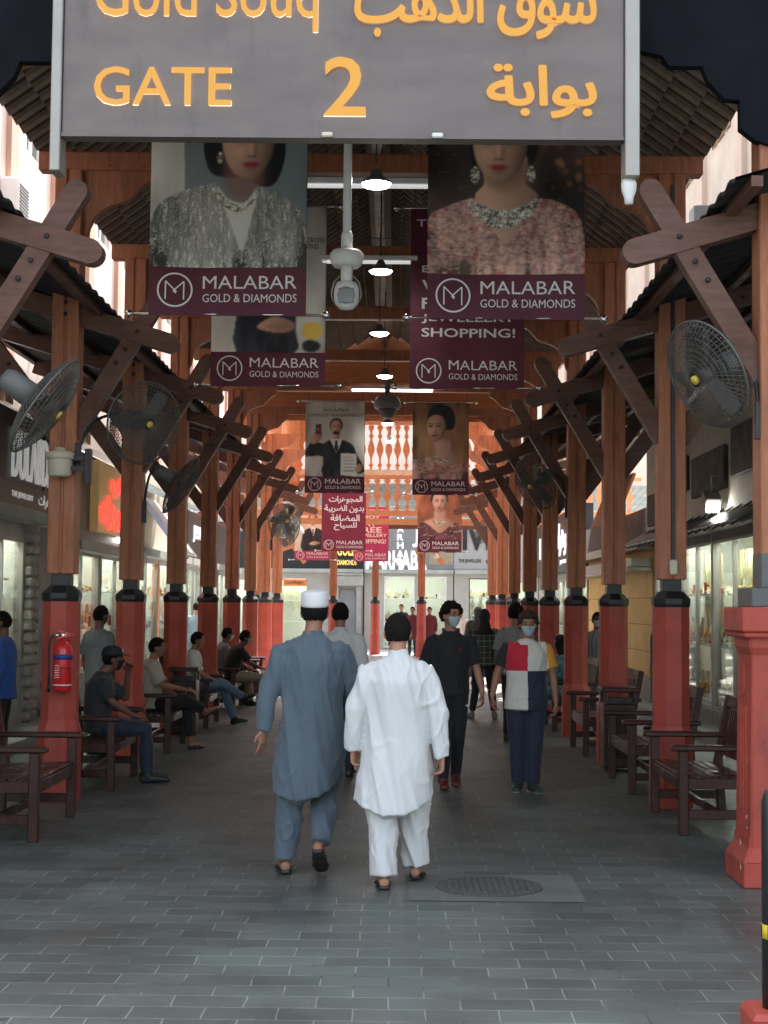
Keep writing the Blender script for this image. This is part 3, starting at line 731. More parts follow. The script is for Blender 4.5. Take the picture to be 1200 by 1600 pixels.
            cx_ = sum(p_[0] for p_ in pl) / len(pl); ww = max(abs(p_[0] - cx_) for p_ in pl); col = col * np.clip(1.0 - .45 * ((X - cx_) / ww + .25), .45, 1.15)[..., None]
        if c == 'skin' and kind in ('tan', 'rust'): r = 2.2
        if c == 'shade': r, al = nx / 45, .7
        if c in ('rust', 'tan') and len(pl) < 12 and kind == 'pinkb': r, al = 2.0, .8
        put(mask(pl, r) * al, np.clip(col, 0, 1))
    yy = -.002 - .004 * np.sin(X / w * 9 + Z * 2)
    me = bpy.data.meshes.new('printed_picture'); vs = np.stack([X, np.full(sh, -.003), Z], -1).reshape(-1, 3)
    idx = np.arange(nx * ny).reshape(ny, nx); fs = np.stack([idx[:-1, :-1], idx[:-1, 1:], idx[1:, 1:], idx[1:, :-1]], -1).reshape(-1, 4)
    me.from_pydata(vs.tolist(), [], fs.tolist()); me.materials.append(PRINTM)
    at = me.color_attributes.new('print', 'FLOAT_COLOR', 'POINT'); c4 = np.ones((nx * ny, 4), np.float32); c4[:, :3] = np.clip(img.reshape(-1, 3) * (1.3 if nx > 150 else 1.15), 0, .9); at.data.foreach_set('color', c4.ravel())
    o = bpy.data.objects.new('printed_picture', me); COL.objects.link(o); o.parent = parent
def printm():
    m = bpy.data.materials.new('printed_picture'); m.use_nodes = True; n = m.node_tree.nodes; b = n['Principled BSDF']; b.inputs['Roughness'].default_value = .5
    a = n.new('ShaderNodeAttribute'); a.attribute_name = 'print'; m.node_tree.links.new(a.outputs['Color'], b.inputs['Base Color']); return m
PRINTM = printm()
def art(kind, w, z0, z1):            # list of (colour, polygon) in metres; x from -w/2..w/2
    h = z1 - z0; hw = w / 2; L = []; dn = .84 if kind in ('silver', 'pinkb') else 1
    def N(pts, sm=True, k=4): q = [(a * w - hw, z0 + (b if b >= 1 else b * dn) * h) for a, b in pts]; return smooth(q, k) if sm else q
    if kind == 'silver':
        L += [('grey', N([(0, 0), (1, 0), (1, 1), (0, 1)], False)), ('pale', N([(0, .2), (.22, .2), (.2, 1), (0, 1)], False))]
        L.append(('hair', N([(.36, .62), (.33, .8), (.38, .97), (.62, 1.0), (.80, .93), (.86, .72), (.80, .52), (.70, .50), (.60, .55), (.44, .56)])))
        L.append(('shade', N([(.48, .48), (.5, .75), (.70, .75), (.70, .46), (.6, .40)])))
        L.append(('silver', N([(.0, 0), (.02, .33), (.14, .45), (.34, .51), (.44, .50), (.5, .30), (.58, .22), (.66, .48), (.76, .47), (.90, .40), (.99, .28), (1.0, 0), (.5, 0)], True, 3)))
        L.append(('pale', N([(.42, .50), (.50, .42), (.6, .40), (.68, .47), (.63, .24), (.585, .10), (.52, .25)])))
        L.append(('neckl', N([(.40, .50), (.50, .41), (.6, .385), (.70, .47), (.66, .405), (.58, .34), (.48, .37), (.40, .46)])))
        L += face(.12 * w, z0 + .64 * h, .165 * w, .4)
        L.append(('neckl', ell(-.06 * w, z0 + .57 * h, .02 * w, .03 * h)))
    elif kind == 'pinkb':
        L.append(('dark', N([(0, 0), (1, 0), (1, 1), (0, 1)], False)))
        for i in range(26):
            random.seed(i + 50); L.append(('rust' if i % 3 else 'tan', ell(hw * random.uniform(.45, .97), z0 + h * random.uniform(.40, .98), .02 * w, .02 * w, 8)))
        L.append(('hair', N([(.27, .70), (.30, .93), (.5, 1.0), (.66, .95), (.70, .75), (.62, .62), (.34, .60)])))
        L.append(('pinkb', N([(0, 0), (.0, .32), (.10, .40), (.26, .455), (.36, .43), (.5, .28), (.62, .44), (.70, .455), (.86, .42), (.97, .34), (1, .18), (1, 0), (.5, 0)], True, 3)))
        L.append(('skin', N([(.30, .46), (.36, .55), (.36, .72), (.62, .72), (.62, .55), (.70, .46), (.60, .30), (.5, .18), (.40, .30)])))
        L.append(('shade', N([(.36, .56), (.44, .50), (.56, .51), (.62, .58), (.62, .68), (.38, .68)])))
        L.append(('neckl', N([(.27, .45), (.36, .41), (.48, .385), (.62, .41), (.70, .47), (.68, .38), (.58, .30), (.48, .27), (.36, .31), (.27, .40)])))
        L += face(-.04 * w, z0 + .645 * h, .17 * w, -.15)
        for a in (.30, .655): L.append(('neckl', ell((a - .5) * w, z0 + .50 * h, .028 * w, .045 * h)))
    elif kind == 'man':                 # suited man holding up a dark box and a paper
        L.append(('pale', N([(0, 0), (1, 0), (1, 1), (0, 1)], False)))
        L.append(('suit', N([(.30, 0), (.30, .26), (.02, .26), (.0, .34), (.10, .46), (.18, .47), (.30, .44), (.42, .49), (.62, .49), (.80, .42), (.88, .28), (.97, .16), (1.0, .06), (.85, .03), (.80, 0)], True, 3)))
        L.append(('white', N([(.42, .49), (.48, .52), (.58, .52), (.62, .49), (.56, .36), (.52, .32)], False)))
        L.append(('ink', N([(.50, .48), (.54, .48), (.56, .36), (.53, .32), (.49, .36)], False)))
        L.append(('skin', N([(.10, .44), (.11, .54), (.18, .60), (.28, .58), (.26, .50), (.18, .44)])))
        L.append(('plum', N([(.17, .56), (.27, .56), (.27, .70), (.17, .70)], False)))
        L.append(('skin', N([(.46, .50), (.46, .60), (.58, .60), (.58, .50)], False)))
        L.append(('hair', ell(.02 * w, z0 + .685 * h, .115 * w, .095 * h)))
        L += face(.02 * w, z0 + .655 * h, .09 * w)
        L.append(('hair', N([(.46, .585), (.52, .60), (.58, .585), (.56, .565), (.48, .565)])))
        L.append(('white', N([(.60, .02), (.88, .0), (.86, .30), (.60, .31)], False)))
        for i in range(5): L.append(('grey', N([(.64, .26 - .045 * i), (.82, .26 - .045 * i), (.82, .252 - .045 * i), (.64, .252 - .045 * i)], False)))
        L.append(('skin', N([(.84, .12), (.92, .17), (.97, .12), (.94, .07), (.85, .06)])))
    elif kind == 'man2':
        L.append(('pale', N([(0, 0), (1, 0), (1, 1), (0, 1)], False)))
        L.append(('suit', N([(.22, 0), (.20, .30), (.28, .46), (.42, .52), (.62, .52), (.76, .46), (.84, .3), (.84, 0)], True, 3)))
        L.append(('white', N([(.44, .52), (.5, .55), (.58, .52), (.52, .33)], False)))
        L.append(('ink', N([(.49, .50), (.53, .50), (.53, .36), (.49, .36)], False)))
        L.append(('skin', N([(.40, .16), (.55, .22), (.72, .18), (.55, .13)])))
        L.append(('hair', ell(.0 * w, z0 + .74 * h, .13 * w, .12 * h)))
        L += face(.0 * w, z0 + .70 * h, .105 * w)
    elif kind == 'man3':                # only the lower part shows: dark suit, upturned hand with a yellow ring
        L.append(('pale', N([(0, 0), (1, 0), (1, 1), (0, 1)], False)))
        L.append(('suit', N([(.22, 0), (.22, .3), (.1, .42), (.25, .55), (.6, .55), (.72, .4), (.74, .14), (.73, 0)], True, 3)))
        L.append(('skin', N([(.40, .17), (.50, .235), (.60, .24), (.73, .20), (.70, .15), (.55, .14)])))
        L.append(('shade', N([(.46, .18), (.58, .195), (.68, .17), (.56, .155)])))
        L.append(('yel', ell(.38 * w, z0 + .15 * h, .09 * w, .062 * h)))
        L.append(('hair', N([(.80, .02), (.80, .07), (.86, .09), (.94, .07), (.95, .03), (.88, .0)])))
    elif kind == 'tan':
        L.append(('tan', N([(0, 0), (1, 0), (1, 1), (0, 1)], False)))
        L.append(('skin', N([(.36, .20), (.42, .32), (.40, .50), (.66, .50), (.70, .34), (.82, .24), (.92, .18), (.3, .14)])))
        L.append(('pinkb', N([(0, 0), (.0, .24), (.18, .30), (.34, .27), (.5, .17), (.8, .2), (.96, .24), (1, .14), (1, 0)], True, 3)))
        L.append(('neckl', N([(.40, .31), (.52, .25), (.68, .29), (.66, .25), (.52, .205), (.40, .26)])))
        L.append(('hair', N([(.27, .72), (.28, .88), (.40, .97), (.58, .97), (.72, .90), (.76, .76), (.72, .66), (.6, .64), (.4, .66)])))
        L += face(-.08 * w, z0 + .60 * h + .10 * w, .17 * w, -.55)
        L.append(('neckl', ell(.165 * w, z0 + .47 * h, .018 * w, .03 * h)))
    elif kind == 'rust':
        L.append(('rust', N([(0, 0), (1, 0), (1, 1), (0, 1)], False)))
        L.append(('hair', N([(.28, .82), (.32, 1.0), (.68, 1.0), (.70, .80)], False)))
        L.append(('skin', N([(.12, .36), (.36, .46), (.38, .62), (.62, .62), (.64, .46), (.88, .36), (.7, .2), (.5, .12), (.3, .2)])))
        L.append(('plum', N([(0, 0), (.04, .3), (.12, .37), (.3, .28), (.5, .13), (.72, .28), (.88, .37), (.97, .28), (1, 0)], True, 3)))
        L.append(('neckl', N([(.34, .44), (.5, .36), (.66, .44), (.64, .38), (.5, .30), (.36, .38)])))
        L += face(0, z0 + .80 * h, .16 * w)
    return L
def logo(mb, cx, cz, r, y, tk=.1):
    n = 40; o = [(cx + r * math.cos(2 * math.pi * i / n), cz + r * math.sin(2 * math.pi * i / n)) for i in range(n)]
    for i in range(n):
        a, b = o[i], o[(i + 1) % n]; ia = (cx + (a[0] - cx) * (1 - tk), cz + (a[1] - cz) * (1 - tk)); ib = (cx + (b[0] - cx) * (1 - tk), cz + (b[1] - cz) * (1 - tk))
        mb.flat([a, b, ib, ia], y)
    def st(p, q, wd=.05 * 2 * .8):
        a = Vector(p) * r; b = Vector(q) * r; t = (b - a).normalized(); u = Vector((-t.y, t.x)) * wd * r / 2
        mb.flat([(cx + v.x, cz + v.y) for v in (a + u, a - u, b - u, b + u)], y - .0003 * len(mb.f) / 40)
    st((-.52, -.55), (-.52, .5)); st((-.52, .5), (.10, -.12)); st((.0, .02), (.50, .5)); st((.50, .5), (.50, -.55)); st((-.1, -.02), (.06, -.2))
def banner(label, cx, D, w, z0, z1, kind, bandh=.22, cloth='maroon', lines=(), arlines=(), roll=0, logoband=True, rod=True, toptext=(), group='hanging advertising banners'):
    t = thing('banner', label, 'banner', (cx, D, 0), 0, group); t.rotation_euler.y = R(roll) ; hw = w / 2
    # rotate about bottom centre: keep simple, roll is tiny
    mb = MB(); h = z1 - z0; zb = z0 + bandh * w
    nx_, nz_ = 26, 34
    for yy in (-.001, .006):
        mb.add([(-hw + w * i / nx_, yy, z0 + h * q / nz_) for q in range(nz_ + 1) for i in range(nx_ + 1)], [(q * (nx_ + 1) + i, q * (nx_ + 1) + i + 1, (q + 1) * (nx_ + 1) + i + 1, (q + 1) * (nx_ + 1) + i) for q in range(nz_) for i in range(nx_)], PI_[cloth], True)
    if kind: portrait(kind, w, zb, z1, t)
    mb.build('printed_cloth', PM, t)
    yt = -.006
    if logoband:
        lc = z0 + bandh * w * .52
        mb = MB(); logo(mb, -hw + .165 * w, lc, .112 * w, yt); mb.build('emblem', PRINTW, t)
        text('lettering', 'MALABAR', PRINTW, t, (-hw + .34 * w, lc + .012 * w, hw - .06 * w, lc + .095 * w), yt, .001, .0)
        text('lettering', 'GOLD & DIAMONDS', PRINTW, t, (-hw + .34 * w, lc - .075 * w, hw - .06 * w, lc - .022 * w), yt, .001, .0)
    for s_, x0, za, x1, zc in lines: text('lettering', s_, PRINTW, t, (-hw + x0 * w, z0 + za * h, -hw + x1 * w, z0 + zc * h), yt - .001, .001, .016)
    for s_, x0, za, x1, zc in toptext: text('lettering', s_, INK, t, (-hw + x0 * w, z0 + za * h, -hw + x1 * w, z0 + zc * h), yt - .001, .001, .0)
    ph = cx * 3 + D
    for o_ in [q for q in bpy.data.objects if q.parent is t]:
        for v in o_.data.vertices:
            xx, zz = v.co.x / w, (v.co.z - z0) / h
            v.co.y += w * (.014 * math.sin(5.5 * xx + 2.2 * zz + ph) * (.4 + math.sin(math.pi * max(0, min(1, zz)))) + .007 * math.sin(14 * xx + 5 * zz + ph * 2) * (1 - zz) + .006 * math.sin(9 * zz + 4 * xx))
    if rod:
        for zz in (z0 + .012, z1 + .01):
            mb = MB(); mb.tube([(-hw - .14, .02, zz), (hw + .14, .02, zz)], .011, 8); r_ = mb.build('rod', CHROME, t)
            for s in (-1, 1):
                mb = MB(); mb.ball((s * (hw + .16), .02, zz), .032, 8); mb.build('rod_end', CHROME, r_)
        for s in (-1, 1):
            mb = MB(); mb.tube([(s * (hw - .05), .02, z1 + .02), (s * (hw - .05), .02, z1 + .45)], .004, 6); mb.build('cord', BLACKP, t)
    return t
def bn(label, px0, px1, pyb, D, pyt, kind, **kw):
    x0, z = P(px0, pyb, D); x1, _ = P(px1, pyb, D); h = P(px0, pyt, D)[1] - z
    return banner(label, (x0 + x1) / 2, D, x1 - x0, z, z + h, kind, **kw)
bn('maroon-banded banner of a woman in a silver brocade blouse, hanging nearest on the left', 232, 478, 492, 12.1, 118, 'silver', bandh=.31, roll=0)
bn('nearest right banner, showing a woman in pink lace with a diamond necklace', 667, 913, 498, 12.1, 120, 'pinkb', bandh=.29)
bn('pale banner of a dark-suited man with a yellow ring, behind the silver blouse banner', 329, 508, 603, 16.6, 322, 'man3', bandh=.30,
   toptext=[('ACROSS', .78, .80, .98, .825), ('COUNTRIES', .72, .765, .93, .79)])
bn('plain maroon banner ending in the word shopping, behind the pink lace banner', 640, 819, 607, 16.6, 326, None, bandh=.30,
   lines=[('SHOPPING!', .10, .285, .92, .335), ('JEWELLERY', .10, .36, .92, .41), ('FREE', .10, .44, .5, .50), ('VAT', .10, .53, .45, .60), ('ENJOY', .10, .63, .5, .68), ('TOURISTS', .05, .9, .7, .94)])
bn('small white banner of a suited man holding up a box and a paper', 476, 569, 770, 30.6, 627, 'man', bandh=.28,
   toptext=[('COMPLETE TRANSPARENCY', .03, .835, .97, .865), (arab('شفافية تامة'), .30, .885, .72, .935)])
bn('small tan banner with the profile of a woman with a dark bun', 644, 732, 773, 30.6, 629, 'tan', bandh=.28)
bn('bright maroon banner with four lines of white Arabic writing', 502, 571, 861, 41, 768, None, cloth='maroon2', bandh=.28,
   lines=[(arab('المجوهرات'), .16, .80, .92, .93), (arab('بدون الضريبة'), .06, .645, .96, .78), (arab('المضافة'), .20, .505, .86, .62), (arab('للسياح'), .28, .35, .80, .49)])
bn('rust coloured banner of a woman in a plum lace dress, below the tan banner', 652, 721, 863, 41, 770, 'rust', bandh=.30)
bn('small pale banner of a suited man with folded arms, low at the far left', 460, 516, 875, 47, 792, 'man2', cloth='pink', bandh=.26)
bn('small magenta banner telling tourists of tax free shopping, beside the Arabic banner', 552, 607, 877, 47, 792, None, cloth='pink', bandh=.26,
   lines=[('TOURISTS', .08, .86, .92, .93), ('ENJOY', .10, .77, .75, .84), ('VAT', .10, .645, .65, .75), ('FREE', .10, .53, .80, .63), ('JEWELLERY', .05, .43, .95, .51), ('SHOPPING!', .05, .33, .92, .41)])
bn('narrow maroon banner seen edge on far down the left row of posts', 308, 322, 862, 39, 800, None, cloth='maroon2', bandh=.3)

# ------------------------------------------------------------------ lamps
def pendant(label):
    t = thing('pendant_lamp', label, 'lamp', (0, 0, 0), 0, 'pendant lamps along the ridge')
    mb = MB(); mb.lathe([(.025, .12), (.04, .10), (.055, .06), (.11, .03), (.128, 0), (.122, .0), (.05, .05)], 24); mb.build('shade', MOTOR, t)
    mb = MB(); mb.lathe([(.121, .004), (.10, -.018), (.05, -.032), (.0002, -.036)], 24); mb.build('bulb', LAMPON, t)
    mb = MB(); mb.tube([(0, 0, .16), (0, 0, 1.3)], .008); mb.tube([(-.09, 0, .35), (.09, 0, .35)], .006); mb.build('rod', BLACKP, t)
    return t
pl = pendant('glowing white pendant lamp on a rod, nearest, just under the gate sign'); pl.location = (XC + .07, 12.3, 5.12)
for i, (px, py, D) in enumerate(((595, 424, 15.9), (593, 521, 19.5), (601, 588, 23.2), (606, 662, 30.4), (610, 690, 35.5))):
    x, z = P(px, py, D); dup(pl, (x, D, z), 0, 'glowing pendant lamp, %s along the ridge from the gate sign' % NTH[i + 1])
def batten(label, x0, x1, D, z, m):
    t = thing('tube_light', label, 'light', ((x0 + x1) / 2, D, z), 0, 'tube lights under the tie beams'); h = (x1 - x0) / 2
    mb = MB(); mb.bx(-h, h, -.05, .05, .03, .08, bev=.005); mb.build('housing', WHITEP, t)
    mb = MB(); mb.lathe([(.018, -h + .03), (.018, h - .03)], 12, (0, 0, .012), axis='X'); mb.build('tube', m, t)
x0, z = P(548, 612, 27.2); x1, _ = P(678, 612, 27.2); batten('bright lit tube light above the far end of the walkway', x0, x1, 27.1, z, TUBEON)
x0, z = P(472, 295, 13.3); x1, _ = P(680, 295, 13.3); batten('white tube light on the tie beam between the two nearest banners', x0, x1, 13.25, z, mat('tube_dim', (.8, .8, .8), .4, 0, emit=(1, 1, 1), es=.12))
x0, z = P(500, 411, 16.6); x1, _ = P(652, 411, 16.6); batten('dim tube light on the second tie beam behind the camera pole', x0, x1, 16.6, z, MATS['tube_dim'])

# ------------------------------------------------------------------ surveillance cameras
def ptz():
    x, z = P(541, 485, 12.0)
    t = thing('dome_camera', 'white dome surveillance camera hanging on a long white pole under the gate sign', 'camera', (x, 12.0, z))
    mb = MB(); mb.lathe([(.034, .62), (.034, 1.75)], 20); mb.lathe([(.046, .50), (.046, .60), (.04, .62), (.034, .63)], 12); mb.lathe([(.03, .44), (.03, .5)], 16); mb.build('pole', WHITEP, t)
    mb = MB(); mb.lathe([(.0002, .345), (.10, .345), (.118, .365), (.132, .40), (.132, .45), (.11, .475), (.0002, .48)], 28); mb.build('housing', WHITEP, t)
    mb = MB(); mb.lathe([(.045, .20), (.048, .345)], 16); mb.build('neck', WHITEP, t)
    mb = MB(); mb.lathe([(.0002, 0), (.055, .012), (.09, .05), (.1, .10), (.098, .17), (.08, .22), (.0002, .235)], 28); mb.build('dome', WHITEP, t)
    mb = MB(); mb.lathe([(.05, -.105), (.066, -.103), (.068, -.085)], 20, (0, 0, .105), axis='Y'); mb.bx(-.062, .062, -.108, -.09, .04, .16, bev=.02); mb.build('window', mat('camera_window', (.25, .27, .28), .2, .1), t)
    for s in (-1, 1):
        mb = MB(); mb.tube([(s * .05, -.02, .27), (s * .10, -.02, .22), (s * .118, -.02, .12), (s * .10, -.02, .06)], .006, 6); mb.build('cable', GREYM, t)
ptz()
def ptz2():
    x, z = P(605, 655, 26.5)
    t = thing('dome_camera', 'grey dome surveillance camera below the bright tube light', 'camera', (x, 26.5, z))
    mb = MB(); mb.lathe([(.0002, 0), (.10, .03), (.15, .12), (.16, .17)], 20); mb.build('dome', MOTOR, t)
    mb = MB(); mb.lathe([(.21, .18), (.235, .22), (.235, .30), (.17, .40), (.0002, .42)], 24); mb.build('housing', GREYB, t)
    mb = MB(); mb.lathe([(.05, .41), (.05, .60), (.10, .60), (.10, .66)], 16); mb.build('bracket', GREYB, t)
ptz2()

# ------------------------------------------------------------------ wall fans
def fan_mesh():
    R_ = .36; mb = MB()      # axis along +Y (front), guard
    def dome(r, s): return s * (.095 * (1 - (r / R_) ** 2.6) + .012)
    for s in (-1, 1):
        n = 64
        for i in range(n):
            a = 2 * math.pi * i / n; pts = []
            for j in range(7):
                r = .05 + (R_ - .05) * j / 6; b = a + .25 * s * j / 6
                pts.append((r * math.cos(b), dome(r, s), r * math.sin(b)))
            mb.loft(pts, [.0024] * 7, n=4, dome=0)
        for r in (.06, .095, .13, .165, .20, .235, .27, .305, .34):
            mb.tube([(r * math.cos(2 * math.pi * i / 40), dome(r, s), r * math.sin(2 * math.pi * i / 40)) for i in range(40)], .0024, 4, closed=True)
    mb.tube([(R_ * math.cos(2 * math.pi * i / 40), 0, R_ * math.sin(2 * math.pi * i / 40)) for i in range(40)], .009, 6, closed=True)
    return mb
def make_fan(label):
    t = thing('wall_fan', label, 'fan', (0, 0, 0), 0, 'industrial fans on the posts')
    g = fan_mesh().build('guard', STEELW, t)
    mb = MB(); mb.lathe([(.03, .09), (.03, .115), (.0002, .118)], 16, axis='Y'); mb.build('badge', YELP, g)
    mb = MB()
    for k in range(3):
        a = 2 * math.pi * k / 3; vs = []
        for r, wd in ((.05, .045), (.15, .10), (.25, .12), (.315, .085)):
            for s in (-1, 1):
                b = a + s * wd / r * .5; vs.append((r * math.cos(b), s * .022, r * math.sin(b)))
        top = [(x, y + .006, z) for x, y, z in vs]
        fs = [(2 * i, 2 * i + 1, 2 * i + 3, 2 * i + 2) for i in range(3)]; fs2 = [tuple(8 + j for j in f) for f in fs]
        mb.add(vs + top, fs + fs2 + [(0, 1, 9, 8), (6, 7, 15, 14)])
    mb.lathe([(.05, -.05), (.05, .05), (.0002, .06)], 16, axis='Y'); mb.build('blades', mat('fan_blade', (.09, .085, .078), .55, .1), t)
    mb = MB(); mb.lathe([(.0002, -.34), (.06, -.33), (.08, -.29), (.085, -.12), (.05, -.09)], 20, axis='Y'); mb.build('motor', MOTOR, t)
    return t
def aim(o, loc, d, roll=0):
    d = Vector(d).normalized(); o.location = loc
    o.rotation_euler = d.to_track_quat('Y', 'Z').to_euler()
def fan_bracket(side_x, y, z, fx, fy, fz, lab):
    t = thing('fan_bracket', 'curved black bracket arm ' + lab, 'bracket', (side_x, y, z), 0, 'fan bracket arms')
    mb = MB(); a = Vector((0, 0, 0)); b = Vector((fx - side_x, fy - y, fz - z)); c = Vector((b.x * .25, b.y * .3, b.z + .10))
    pts = [a * (1 - u) ** 2 + c * 2 * u * (1 - u) + b * u * u for u in [i / 10 for i in range(11)]]
    mb.loft(pts, [.014] * 11, n=8, dome=0); mb.build('arm', BLACKP, t)
    mb = MB(); mb.bx(-.03, .03, -.02, .02, -.14, .10, bev=.004); mb.build('plate', BLACKP, t)
fan0 = None
fans = [((-2.28, 9.9, 2.98), (.82, .06, -.57), (-2.79, 9.85), 'tilted grey wall fan seen nearly side on at the left edge'),
        ((-2.2, 13.3, 3.27), (.62, -.72, -.22), (-2.77, 13.3), 'large round wall fan with yellow badge on the fire extinguisher post'),
        ((1.98, 9.75, 3.20), (-.80, -.38, -.42), (2.30, 9.7), 'large round wall fan with yellow badge high at the right edge'),
        ((-2.37, 16.9, 3.0), (.80, .2, -.5), (-2.77, 16.85), 'dark wall fan on the second post behind the extinguisher post'),
        ((-2.2, 30.4, 3.35), (.5, -.8, -.2), (-2.77, 30.9), 'dark wall fan on the sixth post of the left row'),
        ((-2.35, 34.0, 3.3), (.8, -.5, -.3), (-2.77, 34.3), 'small wall fan beyond the dark one, on the seventh post of the left row'),
        ((1.82, 20.0, 3.3), (-.72, -.5, -.45), (2.28, 20.4), 'dark blurred wall fan on the third post of the right row'),
        ((2.42, 42.0, 3.73), (-.75, -.55, .3), (3.1, 42.0), 'pale wall fan near the grey shop sign at the far right')]
FL = ['far left fan at the photo edge', 'fan on the extinguisher post', 'fan with yellow badge at the right edge', 'fan on the second left post past the bench', 'fan on the sixth left post', 'small fan on the seventh left post', 'blurred fan on the third right post', 'pale fan by the grey shop sign']
for i, (loc, d, pst, lab) in enumerate(fans):
    if fan0 is None: fan0 = make_fan(lab); f = fan0
    else: f = dup(fan0, loc, 0, lab)
    aim(f, loc, d); dd = Vector(d).normalized(); bk = Vector(loc) - dd * .30
    fan_bracket(pst[0], pst[1], loc[2] - .28, bk.x, bk.y, bk.z, 'of the ' + FL[i])
fans_white = bpy.data.objects
# cream junction box on the extinguisher post
x, z = P(94, 745, 13.2)
t = thing('junction_box', 'cream round junction box clamped to the fire extinguisher post', 'junction box', (x, 13.18, z))
mb = MB(); mb.lathe([(.085, 0), (.10, .015), (.105, .13), (.11, .15)], 20); mb.build('body', CREAM, t)
mb = MB(); mb.lathe([(.125, .15), (.125, .205), (.06, .225), (.045, .235), (.045, .25), (.0002, .255)], 20); mb.build('lid', CREAM, t)
mb = MB(); mb.bx(.10, .26, -.03, .03, .05, .09); mb.bx(.10, .26, -.03, .03, .14, .18); mb.bx(.22, .27, -.045, .06, -.06, .24, bev=.004); mb.build('clamp', BLACKP, t)

# ------------------------------------------------------------------ fire extinguisher
def extinguisher():
    D = DK(1) - .26; x, z = P(97, 1080, D)
    t = thing('fire_extinguisher', 'red fire extinguisher with blue band hanging on the octagonal pedestal', 'fire extinguisher', (x, D, z))
    m = mat('extinguisher_red', (.62, .018, .02), .28, .06, coat=.4)
    mb = MB(); mb.lathe([(.0002, 0), (.07, 0), (.08, .015), (.08, .34), (.072, .38), (.045, .415), (.024, .43), (.024, .45)], 28); b = mb.build('cylinder', m, t)
    mb = MB(); mb.lathe([(.0812, .27), (.0812, .315)], 28); mb.build('blue_band', mat('blue_band', (.02, .05, .22), .4), b)
    mb = MB(); mb.lathe([(.0812, .05), (.0812, .06)], 28)
    for i in range(6): mb.box((-.03, -.079, .12 + i * .02), (.045, .002, .006), Matrix.Rotation(-.35, 3, 'Z'))
    mb.build('label', PRINTW, b)
    mb = MB(); mb.box((.02, -.02, .465), (.15, .03, .014), Matrix.Rotation(-.25, 3, 'Y')); mb.box((.02, -.02, .50), (.13, .03, .014), Matrix.Rotation(.25, 3, 'Y')); mb.build('handle', m, t)
    mb = MB(); mb.lathe([(.022, .45), (.028, .46), (.022, .50), (.012, .51)], 14); mb.lathe([(.02, -.02), (.02, .02)], 14, (-.05, -.02, .475), axis='X'); mb.build('valve', CHROME, t)
    mb = MB(); mb.tube([(-.05, -.02, .475), (-.09, -.02, .47), (-.112, -.02, .42), (-.118, -.01, .3), (-.118, 0, .15), (-.116, 0, .06)], .010, 8); h = mb.build('hose', BLACKP, t)
    mb = MB(); mb.loft([(-.116, 0, .07), (-.116, 0, -.01)], [.012, .016], n=10, dome=0); mb.build('nozzle', BLACKP, h)
    mb = MB(); mb.tube([(.083 * math.cos(a), .083 * math.sin(a), .20) for a in [2 * math.pi * i / 24 for i in range(24)]], .004, 6, closed=True); mb.bx(-.03, .03, .07, .115, .15, .42); mb.build('bracket', BLACKP, t)
extinguisher()

# ------------------------------------------------------------------ benches: local, faces +X (towards the walkway), length along Y
def make_bench(label, Lb=1.34):
    t = thing('bench', label, 'bench', (0, 0, 0), 0, 'dark wooden benches beside the columns'); h = Lb / 2
    for y in (-h + .035, h - .035):
        mb = MB(); mb.bx(-.035, .035, y - .035, y + .035, 0, .63, bev=.006); mb.build('leg', BENCHW, t)
        mb = MB(); mb.bar((-.56, y, 0), (-.53, y, .45), .07, .07, bev=.006); mb.bar((-.53, y, .44), (-.63, y, .98), .07, .06, bev=.006); mb.build('leg', BENCHW, t)
        mb = MB(); mb.box((-.27, y, .652), (.72, .10, .045), Matrix.Rotation(.0, 3, 'Y'), bev=.012); mb.build('armrest', BENCHW, t)
        mb = MB(); mb.bx(-.52, -.036, y - .022, y + .022, .345, .425, bev=.004); mb.bx(-.52, -.036, y - .02, y + .02, .12, .19, bev=.004); mb.build('side_rail', BENCHW, t)
    mb = MB(); mb.bx(-.02, .022, -h + .072, h - .072, .335, .42, bev=.005); mb.bx(-.54, -.50, -h + .072, h - .072, .335, .40); mb.bx(-.29, -.25, -h + .06, h - .06, .125, .185, bev=.004); mb.build('front_rail', BENCHW, t)
    mb = MB()
    for i in range(7): x = -.01 - i * .078; mb.bx(x - .03, x + .03, -h + .072, h - .072, .428 - i * .003, .448 - i * .003, bev=.004)
    mb.build('seat', BENCHW, t)
    mb = MB(); Rm = Matrix.Rotation(-.183, 3, 'Y')
    def bp(s): return (-.535 - .1 * (s - .45) / .53, s)
    a = bp(.93); mb.box((a[0], 0, a[1]), (.045, Lb - .13, .10), Rm, bev=.01)
    a = bp(.53); mb.box((a[0], 0, a[1]), (.035, Lb - .13, .06), Rm, bev=.005)
    for i in range(15):
        y = -h + .12 + (Lb - .24) * i / 14; a = bp(.71); mb.box((a[0], y, a[1]), (.018, .045, .33), Rm)
    mb.build('backrest', BENCHW, t)
    return t
XL, XR = -2.56, 2.19
b0 = make_bench('empty dark slatted bench at the left edge, nearest the camera on the left'); b0.location = (XL, 11.68, 0)
for y, lb in ((14.66, 'dark bench where the man in the black cap sits'), (18.15, 'dark bench under the man in the beige shirt with crossed legs'),
              (21.7, 'dark bench where the man in blue jeans sits'), (25.2, 'dark bench where the man in the black T-shirt sits'), (29.0, 'small distant dark bench, last of the left row')):
    dup(b0, (XL, y, 0), 0, lb)
for y, lb in ((12.35, 'empty reddish dark bench beside the fluted pedestal, nearest on the right'), (14.85, 'empty dark bench in front of the litter bin on the right'),
              (18.25, 'empty dark bench on the right behind the man in the colour block T-shirt'), (21.7, 'dark bench where the person in floral teal clothes sits'), (25.2, 'distant dark bench, last of the right row')):
    dup(b0, (XR, y, 0), math.pi, lb)

